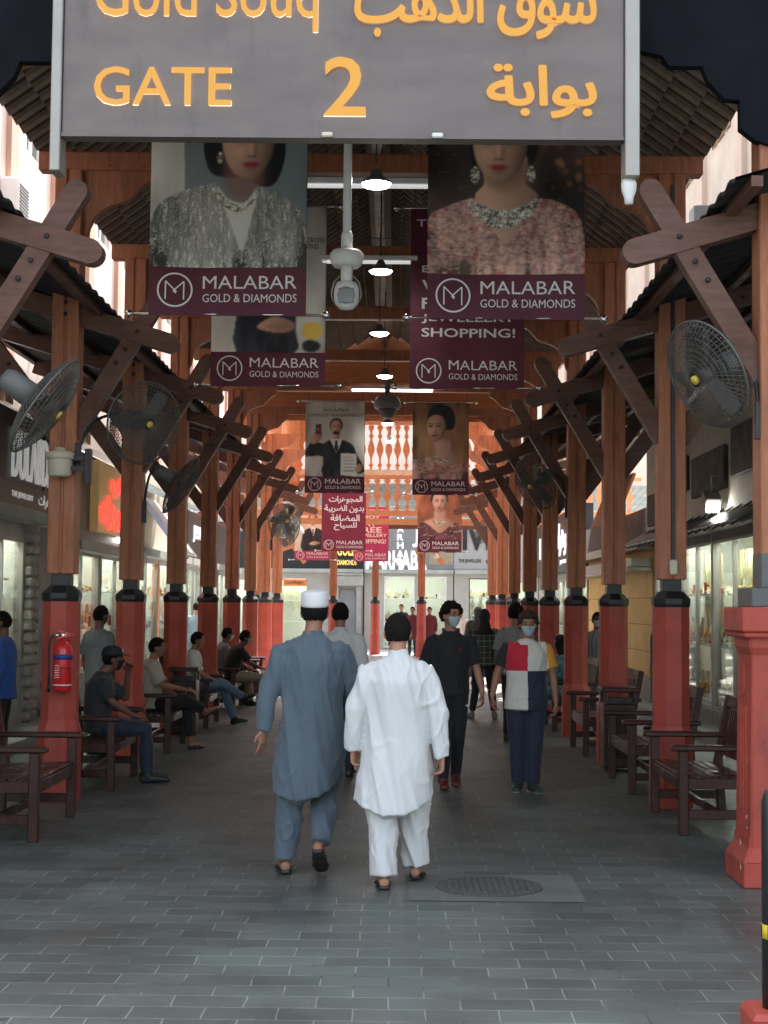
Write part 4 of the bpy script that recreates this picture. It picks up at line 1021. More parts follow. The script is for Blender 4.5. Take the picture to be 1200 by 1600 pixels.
# litter bins, bollard
def bin_(label, x, y):
    t = thing('litter_bin', label, 'bin', (x, y, 0), 0, 'dark wooden litter bins')
    mb = MB(); mb.bx(-.17, .17, -.17, .17, .04, .70, bev=.012)
    for i in range(5): mb.bx(-.14 + i * .062, -.105 + i * .062, -.186, -.172, .10, .66, bev=.004)
    mb.build('body', BENCHW, t)
    for sx in (-1, 1):
        mb = MB(); mb.bx(sx * .15 - .02, sx * .15 + .02, -.17, .17, 0, .04); mb.build('foot', BENCHW, t)
    mb = MB(); mb.bx(-.20, .20, -.20, .20, .82, .87, bev=.012); mb.build('lid', BENCHW, t)
    for sx in (-1, 1):
        for sy in (-1, 1):
            mb = MB(); mb.bx(sx * .155 - .018, sx * .155 + .018, sy * .155 - .018, sy * .155 + .018, .70, .82); mb.build('support', BENCHW, t)
    mb = MB(); mb.bx(-.125, .125, -.125, .125, .701, .76); mb.build('liner', BLACKP, t)
bin_('dark brown litter bin beside the second right post', 2.36, 16.25)
bin_('dark litter bin on the left between seated men', -2.72, 20.05)
t = thing('bollard', 'black bollard with yellow striped band on a low red plinth at the bottom right edge', 'bollard', (1.545, 6.25, 0))
mb = MB(); mb.bx(-.125, .125, -.125, .125, 0, .10, bev=.01); ringloft(mb, [(.125, .12, .10), (.11, .10, .125)]); mb.build('plinth', REDP, t)
mb = MB(); mb.lathe([(.062, .125), (.062, .94), (.05, .98), (.02, 1.0), (.0002, 1.002)], 24); mb.build('shaft', BLACKP, t)
mb = MB(); mb.lathe([(.0635, .40), (.0635, .455)], 24)
for i in range(8):
    a = 2 * math.pi * i / 8; mb.box((.0640 * math.cos(a), .0640 * math.sin(a), .4275), (.002, .012, .05), Matrix.Rotation(a, 3, 'Z'), mi=1)
mb.build('reflective_band', [mat('band_yellow', (.75, .55, .04), .4, .1), BLACKP], t)
# ------------------------------------------------------------------ shops
SIDEW = mat('shop_side_wall', (.42, .40, .37), .7, .1, 2)
CHAINM = mat('hanging_gold_chain', (.52, .45, .16), .35, .55, 14, (3, 3, .5), .3, 60, metal=.35, col2=(.75, .72, .45))
BUSTM = mat('cream_bust', (.55, .53, .46), .6, .1)
STEELP = mat('shutter_steel', (.30, .31, .31), .5, .1)
def shop(label, loc, rz, W, wins, fascia, plinth=.55, top=2.62, inner=None, depth=1.9, lit=True, fz=(2.62, 3.9), frame=None, soffit=True):
    """local frame: front along x 0..W at y=0, facing -Y"""
    t = thing('jewellery_shop', label, 'shop', loc, rz); frame = frame or GREYM; inner = inner or MINT
    mb = MB(); mb.bx(0, W, depth, depth + .1, 0, top + .35); mb.bx(-.05, 0, .1, depth, 0, top + .35); mb.bx(W, W + .05, .1, depth, 0, top + .35)
    mb.bx(0, W, .1, depth, .0, .05); mb.bx(0, W, .06, depth, top + .35, top + .4); mb.build('interior', inner, t)
    if lit:
        n = max(1, int(W / 1.2))
        mb = MB()
        for i in range(n): x = W * (i + .5) / n; mb.bx(x - .4, x + .4, .35, .47, top + .2, top + .26)
        mb.build('lamp_strip', SHOPL, t)
    # glass front
    wl = []
    for (x0, x1, z0, z1) in wins:
        mb = MB(); f = .035
        mb.bx(x0, x0 + f, -.02, .05, z0, z1); mb.bx(x1 - f, x1, -.02, .05, z0, z1); mb.bx(x0 + f, x1 - f, -.02, .05, z1 - f, z1); mb.bx(x0 + f, x1 - f, -.02, .05, z0, z0 + f)
        nm = int((x1 - x0) / 1.0)
        for i in range(1, nm): x = x0 + (x1 - x0) * i / nm; mb.bx(x - .012, x + .012, -.015, .045, z0 + f, z1 - f)
        wn = mb.build('window', frame, t)
        mb = MB(); mb.bx(x0 + f, x1 - f, .01, .018, z0 + f, z1 - f); mb.build('pane', GLASS, wn)
        mb = MB()
        for zs in (z0 + .02, z0 + (z1 - z0) * .36, z0 + (z1 - z0) * .68): mb.bx(x0 + .06, x1 - .06, .16, .62, zs, zs + .025)
        mb.build('shelf', WHITEP, t)
        wl.append((x0, x1, z0, z1))
    # piers between windows
    xs = [0] + [v for wv in wins for v in wv[:2]] + [W]
    for i in range(0, len(xs), 2):
        if xs[i + 1] - xs[i] > .03: mb = MB(); mb.bx(xs[i], xs[i + 1], -.03, .10, 0, top + .3); mb.build('pier', fascia.get('pier', SIDEW), t)
    for x0, x1, z0, z1 in wl:
        if z0 > .1: mb = MB(); mb.bx(x0, x1, -.02, .2, 0, z0); mb.bx(x0, x1, -.05, .0, z0 - .05, z0 + .0); mb.build('plinth', fascia.get('plinth', CONC), t)
        if z1 < top + .3: mb = MB(); mb.bx(x0, x1, -.02, .12, z1, top + .3); mb.build('header', fascia.get('header', SIDEW), t)
    mb = MB(); mb.bx(-.02, W + .02, -.16, .1, fz[0] + .31, fz[1], bev=.01); fb = mb.build('fascia', fascia.get('mat', DARK), t)
    if soffit: mb = MB(); mb.bx(0, W, -.30, .1, fz[0] + .16, fz[0] + .305); mb.build('soffit', fascia.get('soffit', CONC), t)
    for (s, m, box, ext, bold) in fascia.get('text', []): text('lettering', s, m, t, box, -.165, ext, 0 if ord(s[0]) > 1000 else bold, .02 if ord(s[0]) > 1000 else 0)
    return t
LETS = mat('silver_letter', (.75, .74, .72), .3, .04, metal=.3, emit=(1, 1, 1), es=.06)
LETW = mat('white_letter', (.85, .85, .85), .5, .02, emit=(1, 1, 1), es=.22)
LETG = mat('gold_letter', (.85, .65, .18), .4, .05, emit=(1, .7, .15), es=.15)
LETR = mat('red_neon_letter', (.9, .03, .02), .4, .03, emit=(1, .03, .02), es=1.0)
LETB = mat('blue_lit_letter', (.6, .7, 1), .4, .03, emit=(.25, .38, 1), es=1.1)
SIGNLIT = mat('ochre_lit_board', (.55, .38, .17), .5, .12, 5, emit=(1, .65, .25), es=.03)
WOODB = mat('brown_board', (.17, .12, .095), .5, .2, 3, (1, 1, 8))
BLK = mat('black_sign_board', (.012, .014, .017), .4, .2, 2)

XLW, XRW = -4.85, 4.30
# left side (local x -> +Y)
sA = shop('dark fronted jewellery shop with tall silver letters on black, at the left edge', (XLW, 14.6, 0), R(90), 5.7,
          [(.2, 5.35, .85, 2.5)], dict(mat=BLK, pier=STONE, plinth=CONC, soffit=CONC, text=[('DULABDAS', LETS, (4.0, 3.22, 6.5, 3.84), .03, .0)]), fz=(2.55, 4.05))
mb = MB(); mb.bx(0, 6.7, -.20, -.165, 2.87, 3.16); mb.build('sub_board', WOODB, sA)
text('lettering', 'THE JEWELLERY', LETS, sA, (3.9, 2.96, 5.0, 3.05), -.205, .006, .01); text('lettering', arab('مجوهرات'), LETS, sA, (5.3, 2.92, 6.4, 3.10), -.205, .006, .01)
mb = MB()
for i in range(19): mb.box((5.6 + random.uniform(-.02, .02), -.06, .07 + i * .145), (.42, .14, .135), Matrix.Rotation(random.uniform(-.04, .04), 3, 'Y'), bev=.03)
mb.build('stone_pilaster', STONE, sA)
t = thing('closed_shop_door', 'tall black shop doorway beside the rough stone pilaster on the left', 'door', (XLW, 20.42, 0), R(90))
mb = MB(); mb.bx(.0, 1.7, .0, .06, .14, 2.72); mb.build('door_leaf', BLK, t)
mb = MB(); mb.bx(-.05, 0, -.05, .1, 0, 2.85); mb.bx(1.7, 1.78, -.05, .1, 0, 2.85); mb.bx(0, 1.7, -.05, .1, 2.72, 2.9); mb.build('door_frame', GREYM, t)
mb = MB(); mb.tube([(.2, -.05, 1.0), (.2, -.05, 1.5)], .014); mb.build('handle', CHROME, t)
mb = MB(); mb.bx(0, 1.75, -.16, .1, 2.905, 4.05); mb.build('transom_board', BLK, t)
sB = shop('jewellery shop with red lit Arabic sign and blue lit sign behind the extinguisher post', (XLW, 22.25, 0), R(90), 5.9,
          [(.15, 2.8, .6, 2.45), (3.0, 5.75, .6, 2.45)], dict(mat=WOODB, pier=STONE, soffit=SIDEW, text=[]), fz=(2.3, 3.95))
mb = MB(); mb.bx(1.2, 3.55, -.30, -.165, 2.78, 3.88, bev=.01); mb.build('sign_box', SIGNLIT, sB)
text('lettering', arab('مجوهرات'), LETR, sB, (1.3, 2.86, 3.4, 3.35), -.31, .03, 0, .02); text('lettering', arab('ذهب'), LETR, sB, (2.2, 3.40, 3.4, 3.78), -.31, .03, 0, .02)
mb = MB(); mb.bx(3.56, 3.64, -.34, -.165, 2.7, 3.92); mb.build('light_edge', mat('lit_white_edge', (1, 1, 1), .5, 0, emit=(1, 1, 1), es=3), sB)
text('lettering', 'ELEGANZA', LETB, sB, (3.85, 2.95, 5.6, 3.22), -.175, .02, .02)
mb = MB()
for a in (-.16, .0, .16): mb.loft([(4.75 + a * 1.2, -.19, 3.36), (4.75 + a * .7, -.19, 3.52 + (.12 if a == 0 else 0)), (4.75, -.19, 3.62 + (.1 if a == 0 else 0))], [.05, .06, .02], n=10)
mb.build('emblem', LETB, sB)
sC = shop('shop with pale glass cabinets and steel awning further down the left side', (XLW, 28.3, 0), R(90), 6.2,
          [(.2, 3.0, .4, 2.5), (3.2, 6.0, .4, 2.5)], dict(mat=CREAMW, pier=ORANGE, text=[]), fz=(2.4, 3.8))
mb = MB(); mb.bar((.1, -.1, 3.7), (.1, -1.0, 2.5), .05, .1, (1, 0, 0)); mb.box((.9, -.55, 3.15), (1.5, .03, 1.4), Matrix.Rotation(R(-38), 3, 'X')); mb.build('awning', WHITEP, sC)
sD = shop('far left jewellery shop with white lit windows near the crossing hall', (XLW, 34.7, 0), R(90), 11,
          [(.2, 3.4, .3, 2.5), (3.7, 7, .3, 2.5), (7.3, 10.8, .3, 2.5)], dict(mat=BLK, pier=GREYB, text=[('JEWELLERS', LETW, (.8, 3.1, 5, 3.5), .02, .02)]), fz=(2.4, 3.8))
# right side (local x -> -Y)
sE = shop('tall glass gold showcase with hanging chains behind the fluted pedestal on the right', (XRW, 25.3, 0), R(-90), 9.3,
          [(.1, 2.2, .35, 2.6), (2.25, 4.5, .35, 2.6), (4.55, 7.0, .35, 2.6), (7.05, 9.2, .35, 2.6)], dict(mat=CREAMW, pier=GREYM, plinth=CONC, soffit=BLK, header=BLK, text=[]), fz=(2.55, 4.6), plinth=.35)
mb = MB()
for i in range(18): x = .2 + i * .5; mb.box((x, -.42, 2.78), (.44, .55, .02), Matrix.Rotation(R(28), 3, 'X')); mb.bar((x + .25, -.16, 2.95), (x + .25, -.62, 2.62), .02, .02, (1, 0, 0))
mb.build('awning', BLK, sE)
for x0, x1, z0, z1 in ((1.6, 3.7, 3.35, 3.85), (4.1, 6.2, 3.2, 3.75), (.4, 1.3, 3.0, 3.5), (6.6, 8.8, 3.3, 3.9)):
    mb = MB(); mb.bx(x0, x1, -.22, -.165, z0, z1, bev=.01); mb.build('name_board', mat('weathered_black_board', (.035, .03, .028), .7, .8, 4, col2=(.12, .09, .07)), sE)
sF = shop('ochre stone shop wall with grey base and white ledge, seen between two right posts', (XRW, 33.9, 0), R(-90), 8.4,
          [], dict(mat=GREYB, pier=YELW, soffit=GREYM, text=[('AL FARDAN', LETW, (3.5, 2.98, 5.4, 3.18), .02, .02)]), fz=(2.5, 3.35), lit=False)
mb = MB(); mb.bx(-.02, 8.42, -.07, -.031, 0, .55); mb.build('dado', GREYB, sF)
for z in (.95, 1.4, 1.85): mb = MB(); mb.bx(0, 8.4, -.036, -.031, z, z + .012); mb.build('joint', mat('dark_joint', (.22, .14, .05), .8, .1), sF)
mb = MB(); mb.bx(-.02, 8.4, -.45, -.031, 2.30, 2.37, bev=.01); mb.bx(0, 8.4, -.38, -.031, 2.38, 2.52); mb.build('ledge', GREYM, sF)
mb = MB(); mb.box((6.6, -.45, 3.55), (3.2, .05, .85), Matrix.Rotation(R(-22), 3, 'X')); mb.build('fabric_valance', mat('orange_fabric', (.45, .17, .09), .8, .1), sF)
mb = MB(); mb.box((6.6, -.62, 2.98), (3.2, .05, .5), Matrix.Rotation(R(-8), 3, 'X')); mb.build('fabric_valance', mat('mauve_fabric', (.17, .11, .11), .8, .1), sF)
sG = shop('shop with large black sign and white Arabic letters beyond the ochre wall', (XRW, 46.0, 0), R(-90), 11.9,
          [(.2, 3.8, .5, 2.35), (4.1, 7.9, .5, 2.35), (8.2, 11.7, .5, 2.35)], dict(mat=BLK, pier=GREYB, soffit=BLK, text=[(arab('مجوهرات'), LETW, (6.2, 2.95, 10.2, 3.75), .03, .02), ('HADI', LETW, (2.2, 3.0, 4.8, 3.6), .03, .02), ('JEWELS', LETW, (7.5, 2.72, 9.5, 2.84), .02, .01)]), fz=(2.36, 4.0))
# far end (facing the camera)
YF = 58.0
sH = shop('central far shop with mint window and large white sign letters', (-1.15, YF, 0), 0, 3.35,
          [(.75, 1.9, .1, 2.75), (2.2, 3.1, .3, 2.75)], dict(mat=GREYB, pier=SIDEW, text=[('MARHABA', LETW, (.05, 2.98, 2.35, 3.72), .03, .03), ('JJ', LETW, (1.8, 3.85, 2.3, 4.6), .03, .03)]), fz=(2.7, 5.0), frame=WHITEP)
for i, c in enumerate('MARHABA'): text('lettering', c, LETW, sH, (1.22 + .0, 4.72 - i * .31, 1.46, 4.96 - i * .31), -.17, .02, .03)
mb = MB(); mb.bx(2.42, 3.33, -.18, -.165, 3.2, 4.7); mb.build('name_board', mat('khaki_board', (.30, .25, .17), .7, .2), sH)
text('lettering', 'DHAMANI', LETG, sH, (2.5, 3.9, 3.28, 4.15), -.185, .02, .02)
sI = shop('far shop with pale grey classical doorway behind the man with the white cap', (-4.9, YF, 0), 0, 3.7,
          [(.3, 1.6, .1, 2.6)], dict(mat=BLK, pier=SIDEW, text=[('GOLD', LETG, (2.72, 3.5, 3.45, 3.95), .03, .02), ('DIAMONDS', LETG, (2.72, 3.15, 3.45, 3.35), .03, .02)]), fz=(2.7, 5.0))
mb = MB()
for x in (2.7, 3.55): mb.bx(x - .09, x + .09, -.26, -.165, .1, 2.35, bev=.01)
mb.bx(2.45, 3.72, -.36, -.165, 2.36, 2.75, bev=.02); mb.bx(2.40, 3.72, -.40, -.165, 2.76, 2.84, bev=.01)
mb.build('door_surround', mat('grey_marble', (.36, .36, .33), .5, .2, 3), sI)
mb = MB(); mb.prism([(2.8, .12), (3.45, .12), (3.45, 2.0), (3.36, 2.2), (2.89, 2.2), (2.8, 2.0)], -.20, -.168); mb.build('door', GREYB, sI)
sJ = shop('far right shop with grey sign board, dark letters and a window of necklaces', (2.24, YF, 0), 0, 3.4,
          [(.55, 1.9, .45, 2.7), (2.1, 3.0, .1, 2.6)], dict(mat=mat('light_grey_sign', (.33, .33, .32), .6, .06), pier=SIDEW, text=[('IVM', BLK, (.3, 3.75, 1.9, 4.7), .04, .03), ('THE JEWELLERS', BLK, (.15, 3.25, 1.0, 3.42), .01, .01), (arab('مجوهرات'), BLK, (1.2, 3.2, 1.95, 3.5), .01, .01)]), fz=(2.7, 5.1), frame=BLK)
sK = shop('far shop front with a bright window, hidden behind the posts at the far right', (5.7, YF, 0), 0, 5.5, [(.3, 2.5, .3, 2.6), (2.9, 5.2, .3, 2.6)], dict(mat=BLK, pier=SIDEW, text=[]), fz=(2.7, 4.4))
sL = shop('far shop front with bright window left of the classical doorway', (-11, YF, 0), 0, 5.9, [(.3, 2.7, .3, 2.6), (3.1, 5.6, .3, 2.6)], dict(mat=BLK, pier=SIDEW, text=[]), fz=(2.7, 4.4))
# ------------------------------------------------------------------ jewellery in the windows
def bust(label):
    t = thing('necklace_bust', label, 'display bust', (0, 0, 0), 0)
    mb = MB(); mb.loft([(0, 0, 0), (0, 0, .04), (0, .01, .14), (0, .015, .22), (0, .01, .27), (0, .01, .36)], [(.07, .05), (.075, .05), (.12, .055), (.10, .05), (.045, .035), (.04, .03)], n=12); mb.build('bust', BUSTM, t)
    mb = MB(); pts = [(.075 * math.sin(a), -.03 - .03 * (1 - abs(math.sin(a)) ** 2), .25 - .12 * math.cos(a) + .0) for a in [-1.5 + 3.0 * i / 10 for i in range(11)]]
    mb.loft(pts, [.006 + .010 * math.sin(math.pi * i / 10) for i in range(11)], n=6, dome=0); mb.ball((0, -.065, .10), .022, 5); mb.build('necklace', GOLD, t)
    return t
bu0 = None
def busts(frame_loc, rz, W, rows, desc, step=.36, y=.36, x00=.3):
    global bu0
    M_ = Matrix.Translation(frame_loc) @ Matrix.Rotation(rz, 4, 'Z')
    nth = 'first second third fourth fifth sixth seventh eighth ninth tenth eleventh twelfth thirteenth fourteenth fifteenth sixteenth seventeenth eighteenth nineteenth twentieth'.split()
    for r_, z in enumerate(rows):
        x = x00; q_ = 0
        while x < W - .2:
            p = M_ @ Vector((x + random.uniform(-.03, .03), y, z))
            lb = '%s bust from the left on the %s, %s' % (nth[q_], (['lower shelf', 'upper shelf'] if len(rows) == 2 else ['bottom shelf', 'second shelf', 'third shelf', 'top shelf'])[r_] if len(rows) > 1 else 'shelf', desc); q_ += 1
            if bu0 is None: bu0 = bust(lb); b = bu0; b.location = p; b.rotation_euler.z = rz; b['group'] = 'busts in the ' + desc
            else: b = dup(bu0, p, rz, lb, 'busts in the ' + desc)
            x += step
def shelfz(z0, z1): return (z0 + .047, z0 + (z1 - z0) * .36 + .026, z0 + (z1 - z0) * .68 + .026)
busts((XLW, 14.6, 0), R(90), 5.3, shelfz(.85, 2.5)[:2], 'dark fronted shop window', .42, x00=2.6)
busts((XLW, 22.25, 0), R(90), 5.7, shelfz(.6, 2.45)[:2], 'red sign shop window', .5)
busts((XRW, 25.3, 0), R(-90), 7.5, shelfz(.35, 2.6)[:1], 'bottom of the gold showcase', .42)
busts((XRW, 25.3, 0), R(-90), 7.5, shelfz(.35, 2.6)[1:2], 'middle of the gold showcase', .42)
busts((2.24, YF, 0), 0, 1.9, [.75, 1.12, 1.52, 1.95], 'black framed far window', .30, x00=.7)
busts((-1.15, YF, 0), 0, 1.9, shelfz(.1, 2.75)[1:], 'far centre shop window', .35, x00=.9)
busts((XRW, 46.0, 0), R(-90), 11.5, shelfz(.5, 2.35)[1:2], 'window under black Arabic sign', .6)
# hanging chains (nobody could count the strands): one panel each
def chains(x0, x1, z0, z1, y, frame_loc, rz, label):
    mb = MB(); x = x0
    while x < x1:
        r = random.uniform(.006, .014); zb = z0 + random.uniform(0, .25)
        mb.loft([(x, y + random.uniform(-.02, .02), z1), (x + random.uniform(-.02, .02), y, (z1 + zb) / 2), (x, y, zb)], [r, r * 1.2, r], n=5, dome=0, mi=0); x += random.uniform(.025, .05)
    o = mb.build('gold_chain_curtain', CHAINM); o.location = frame_loc; o.rotation_euler.z = rz
    tag(o, label, 'chains', kind='stuff')
for i, (a, b, z) in enumerate(((.3, 1.6, 1.5), (2.5, 4.2, 1.35), (4.9, 6.6, 1.45), (7.3, 8.9, 1.5))): chains(a, b, z, 2.55, .75, (XRW, 25.3, 0), R(-90), 'gold chains hanging in panel %s of the glass gold showcase' % NTH[i])
for (a, b, z, zt, fl, rz_, lb) in ((.3, 2.7, 1.2, 2.4, (XLW, 22.25, 0), R(90), 'gold chains hanging in the red sign shop window'), (3.1, 5.6, 1.3, 2.4, (XLW, 22.25, 0), R(90), 'gold chains hanging beside the red sign shop, in its farther window'),
        (.4, 2.8, 1.2, 2.45, (XLW, 28.3, 0), R(90), 'gold chains hanging in the shop with the steel awning'), (.5, 5.2, 1.5, 2.45, (XLW, 14.6, 0), R(90), 'gold chains hanging in the dark fronted shop window'), (.4, 1.5, 1.4, 2.5, (-4.9, YF, 0), 0, 'gold chains hanging left of the classical doorway')):
    chains(a, b, z, zt, 1.2, fl, rz_, lb)
chains(4.3, 7.7, 1.3, 2.3, .5, (XRW, 46.0, 0), R(-90), 'pale gold chains hanging in the window under the black Arabic sign')

# ------------------------------------------------------------------ upper facades
def facade(label, x, s, y0, y1, z0, z1, cols, m, m2):
    t = thing('upper_building', label, 'building', (x, y0, 0), R(90) if s < 0 else R(-90)); L = y1 - y0
    if s > 0: t.location.y = y1
    mb = MB(); wz = []
    zz = z0 + .75
    while zz + 1.5 < z1: wz.append((zz, zz + 1.45)); zz += 2.9
    n = max(1, int(L / 2.6)); xs = [L * (i + .5) / n for i in range(n)]
    # wall with openings
    zprev = z0
    for a, b in wz:
        mb.bx(0, L, 0, .25, zprev, a); xp = 0
        for xc_ in xs: mb.bx(xp, xc_ - .55, 0, .25, a, b); xp = xc_ + .55
        mb.bx(xp, L, 0, .25, a, b); zprev = b
    mb.bx(0, L, 0, .25, zprev, z1); mb.build('wall', m, t)
    for i in range(n + 1): mb = MB(); xx = L * i / n; mb.bx(xx - .2, xx + .2, -.07, -.001, z0, z1); mb.build('pilaster', m2, t)
    mb = MB(); mb.bx(0, L, -.35, .3, z1, z1 + .25, bev=.02); mb.build('cornice', CREAMW, t)
    for a, b in wz:
        for xc_ in xs:
            mb = MB()
            mb.bx(xc_ - .55, xc_ - .49, .05, .12, a, b); mb.bx(xc_ + .49, xc_ + .55, .05, .12, a, b); mb.bx(xc_ - .49, xc_ + .49, .05, .12, b - .06, b); mb.bx(xc_ - .49, xc_ + .49, .05, .12, a, a + .06); mb.bx(xc_ - .02, xc_ + .02, .06, .11, a + .06, b - .06)
            w_ = mb.build('window', WHITEP, t)
            mb = MB(); mb.bx(xc_ - .49, xc_ + .49, .08, .09, a + .06, b - .06); mb.build('pane', mat('window_glass_dark', (.08, .10, .11), .08, .1), w_)
            if s > 0:
                mb = MB()
                for k in range(9):
                    for q in (-1, 1): mb.bar((xc_ - .5 + .125 * k - q * .06, -.02, a), (xc_ - .5 + .125 * k + q * .06, -.02, b), .02, .02)
                mb.build('lattice', ORANGE if False else mat('lattice_wood', (.42, .28, .17), .7, .1), w_)
    return t
facade('pink and cream plaster building above the left shops', -5.15, -1, 7, 46, 4.3, 11.5, 0, FACADE, FACADE2)
facade('cream building with wooden lattice windows above the right shops', 4.55, 1, 7, 46, 4.65, 11.0, 0, CREAMW, FACADE)
for (x, y0, y1, s, lb) in ((-5.2, 7, 14.55, -1, 'plain plaster ground floor wall left of the dark fronted shop'), (4.5, 7, 15.95, 1, 'plain plaster ground floor wall before the gold showcase')):
    mb = MB(); mb.bx(x - .12, x + .12, y0, y1, 0, 4.29 if s < 0 else 4.64); o = mb.build('shop_wall', SIDEW); tag(o, lb, 'wall')
mb = MB(); mb.bx(-12, 12, 60.3, 60.6, 0, 10); tag(mb.build('far_building', FACADE), 'plain pale building rising behind the far shops', 'building')
# street walls continuing beyond the camera side
def ac(label):
    t = thing('air_conditioner', label, 'air conditioner', group='air conditioners on the left building')
    mb = MB(); mb.bx(-.42, .42, -.32, 0, 0, .6, bev=.02); mb.build('casing', WHITEP, t)
    mb = MB()
    for i in range(11): mb.bx(-.36, .12, -.335, -.321, .06 + i * .045, .08 + i * .045)
    mb.build('grille', GREYB, t)
    mb = MB()
    for x in (-.3, .3): mb.bar((x, .0, -.02), (x, -.36, -.02), .04, .03, (1, 0, 0)); mb.bar((x, .0, -.3), (x, -.34, -.03), .03, .03, (1, 0, 0))
    mb.build('bracket', GREYM, t)
    mb = MB(); mb.tube([(.40, -.2, .1), (.5, -.25, .0), (.52, -.2, -.2), (.45, -.05, -.35), (.4, .0, -.5)], .02); mb.build('pipe', GREYM, t)
    return t
a0 = ac('air conditioner high on the left building beside the gate sign'); a0.location = (-5.24, 20.0, 6.6); a0.rotation_euler.z = R(90)
dup(a0, (-5.24, 22.6, 6.55), R(90), 'second air conditioner from the gate sign on the left building')
dup(a0, (-5.24, 28.5, 6.4), R(90), 'air conditioner farthest along the left building')
# box speaker / dark cabinet on the right building, spot lamp, small lamps
mb = MB(); x, z = P(1098, 340, 17.5); mb.box((x, 17.5, z - .1), (.26, .3, .42), bev=.01); tag(mb.build('speaker_box', GREYB), 'dark grey box mounted high on the right beside the sky gap', 'box')
t = thing('spot_lamp', 'small white spot lamp under the showcase awning on the right', 'lamp', (3.95, 19.2, 3.05))
mb = MB(); mb.box((0, 0, 0), (.2, .26, .16), Matrix.Rotation(.5, 3, 'X'), bev=.01); mb.build('housing', GREYM, t)
mb = MB(); mb.box((0, -.10, -.10), (.16, .03, .12), Matrix.Rotation(.5, 3, 'X')); mb.build('glow', LAMPON, t)
mb = MB(); mb.tube([(0, 0, .08), (0, .0, .3), (.2, 0, .35)], .012); mb.build('arm', GREYM, t)
# small lamps on white curved arms near the hall
def armlamp(label):
    t = thing('wall_lantern', label, 'lantern', group='small lanterns on white arms')
    mb = MB(); mb.tube([(0, 0, 0), (.05, 0, .12), (.2, 0, .18), (.4, 0, .15), (.46, 0, .05)], .012); mb.build('arm', WHITEP, t)
    mb = MB(); mb.lathe([(.02, .05), (.05, .02), (.09, -.08), (.10, -.12), (.0002, -.10)], 14, (.46, 0, 0)); mb.build('shade', WHITEP, t)
    return t
l0 = armlamp('small white lantern on a curved arm beside the cap wearer, left of the hall'); l0.location = (-2.8, 37.9, 3.55)
dup(l0, (-2.75, 34.3, 3.5), 0, 'white lantern on a curved arm before the classical doorway')
dup(l0, (.86, 49.2, 3.3), 0, 'white lantern on the slim post right of centre')
dup(l0, (3.2, 34.3, 3.45), math.pi, 'white lantern in front of the black Arabic sign')
mb = MB(); x, z = P(461, 910, 37.6); mb.bx(x - .28, x + .28, 37.55, 37.6, z - .09, z + .09, bev=.02); o = mb.build('direction_sign', ORANGE); 
tag(o, 'small orange wooden direction sign on the left post near the hall', 'sign'); text('lettering', arab('سوق الذهب'), INK, o, (x - .2, z - .05, x + .2, z + .05), 37.54, .002, .01)

def trays(loc, rz, W, zs, y0, y1, label, dens=9):
    mb = MB(); rr = random.Random(int(W * 100) + len(label))
    for z in zs:
        x = .15
        while x < W - .2:
            y = rr.uniform(y0, y1); k = rr.random()
            if k < .35: mb.box((x, y, z + .03), (.10, .08, .05), Matrix.Rotation(.4, 3, 'X'), mi=rr.choice((1, 2))); mb.ball((x, y - .02, z + .07), (.03, .015, .02), 4, mi=0)
            elif k < .7:
                rd = rr.uniform(.02, .04); mb.tube([(x + rd * math.cos(a), y, z + rd + .01 + rd * math.sin(a)) for a in [2 * math.pi * i / 10 for i in range(10)]], .008, 4, mi=0, closed=True)
            else: mb.bx(x - .03, x + .03, y, y + .03, z, z + rr.uniform(.08, .2), mi=rr.choice((0, 1, 2)))
            x += 1 / dens * rr.uniform(.6, 1.4)
    o = mb.build('jewellery_trays', [GOLD, PRINTW, mat('red_velvet', (.16, .01, .02), .8)]); o.location = loc; o.rotation_euler.z = rz; tag(o, label, 'jewellery', kind='stuff')
trays((XRW, 25.3, 0), R(-90), 9.2, shelfz(.35, 2.6), .18, .34, 'gold pieces and small cards on the shelves of the glass gold showcase', 12)
trays((XLW, 22.25, 0), R(90), 5.7, shelfz(.6, 2.45), .18, .34, 'gold pieces on the shelves of the red sign shop')
trays((XLW, 14.6, 0), R(90), 5.3, shelfz(.85, 2.5), .18, .34, 'gold pieces on the shelves of the dark fronted shop')
trays((XLW, 28.3, 0), R(90), 6, shelfz(.4, 2.5), .18, .34, 'gold pieces on the shelves of the shop with the steel awning')
trays((XRW, 46, 0), R(-90), 11.7, shelfz(.5, 2.35), .18, .34, 'gold pieces on the shelves under the black Arabic sign')
trays((-1.15, YF, 0), 0, 3.1, shelfz(.1, 2.75), .18, .5, 'gold pieces on the shelves of the central far shop')
trays((2.24, YF, 0), 0, 2.0, shelfz(.45, 2.7), .18, .5, 'gold pieces on the shelves of the far right shop')
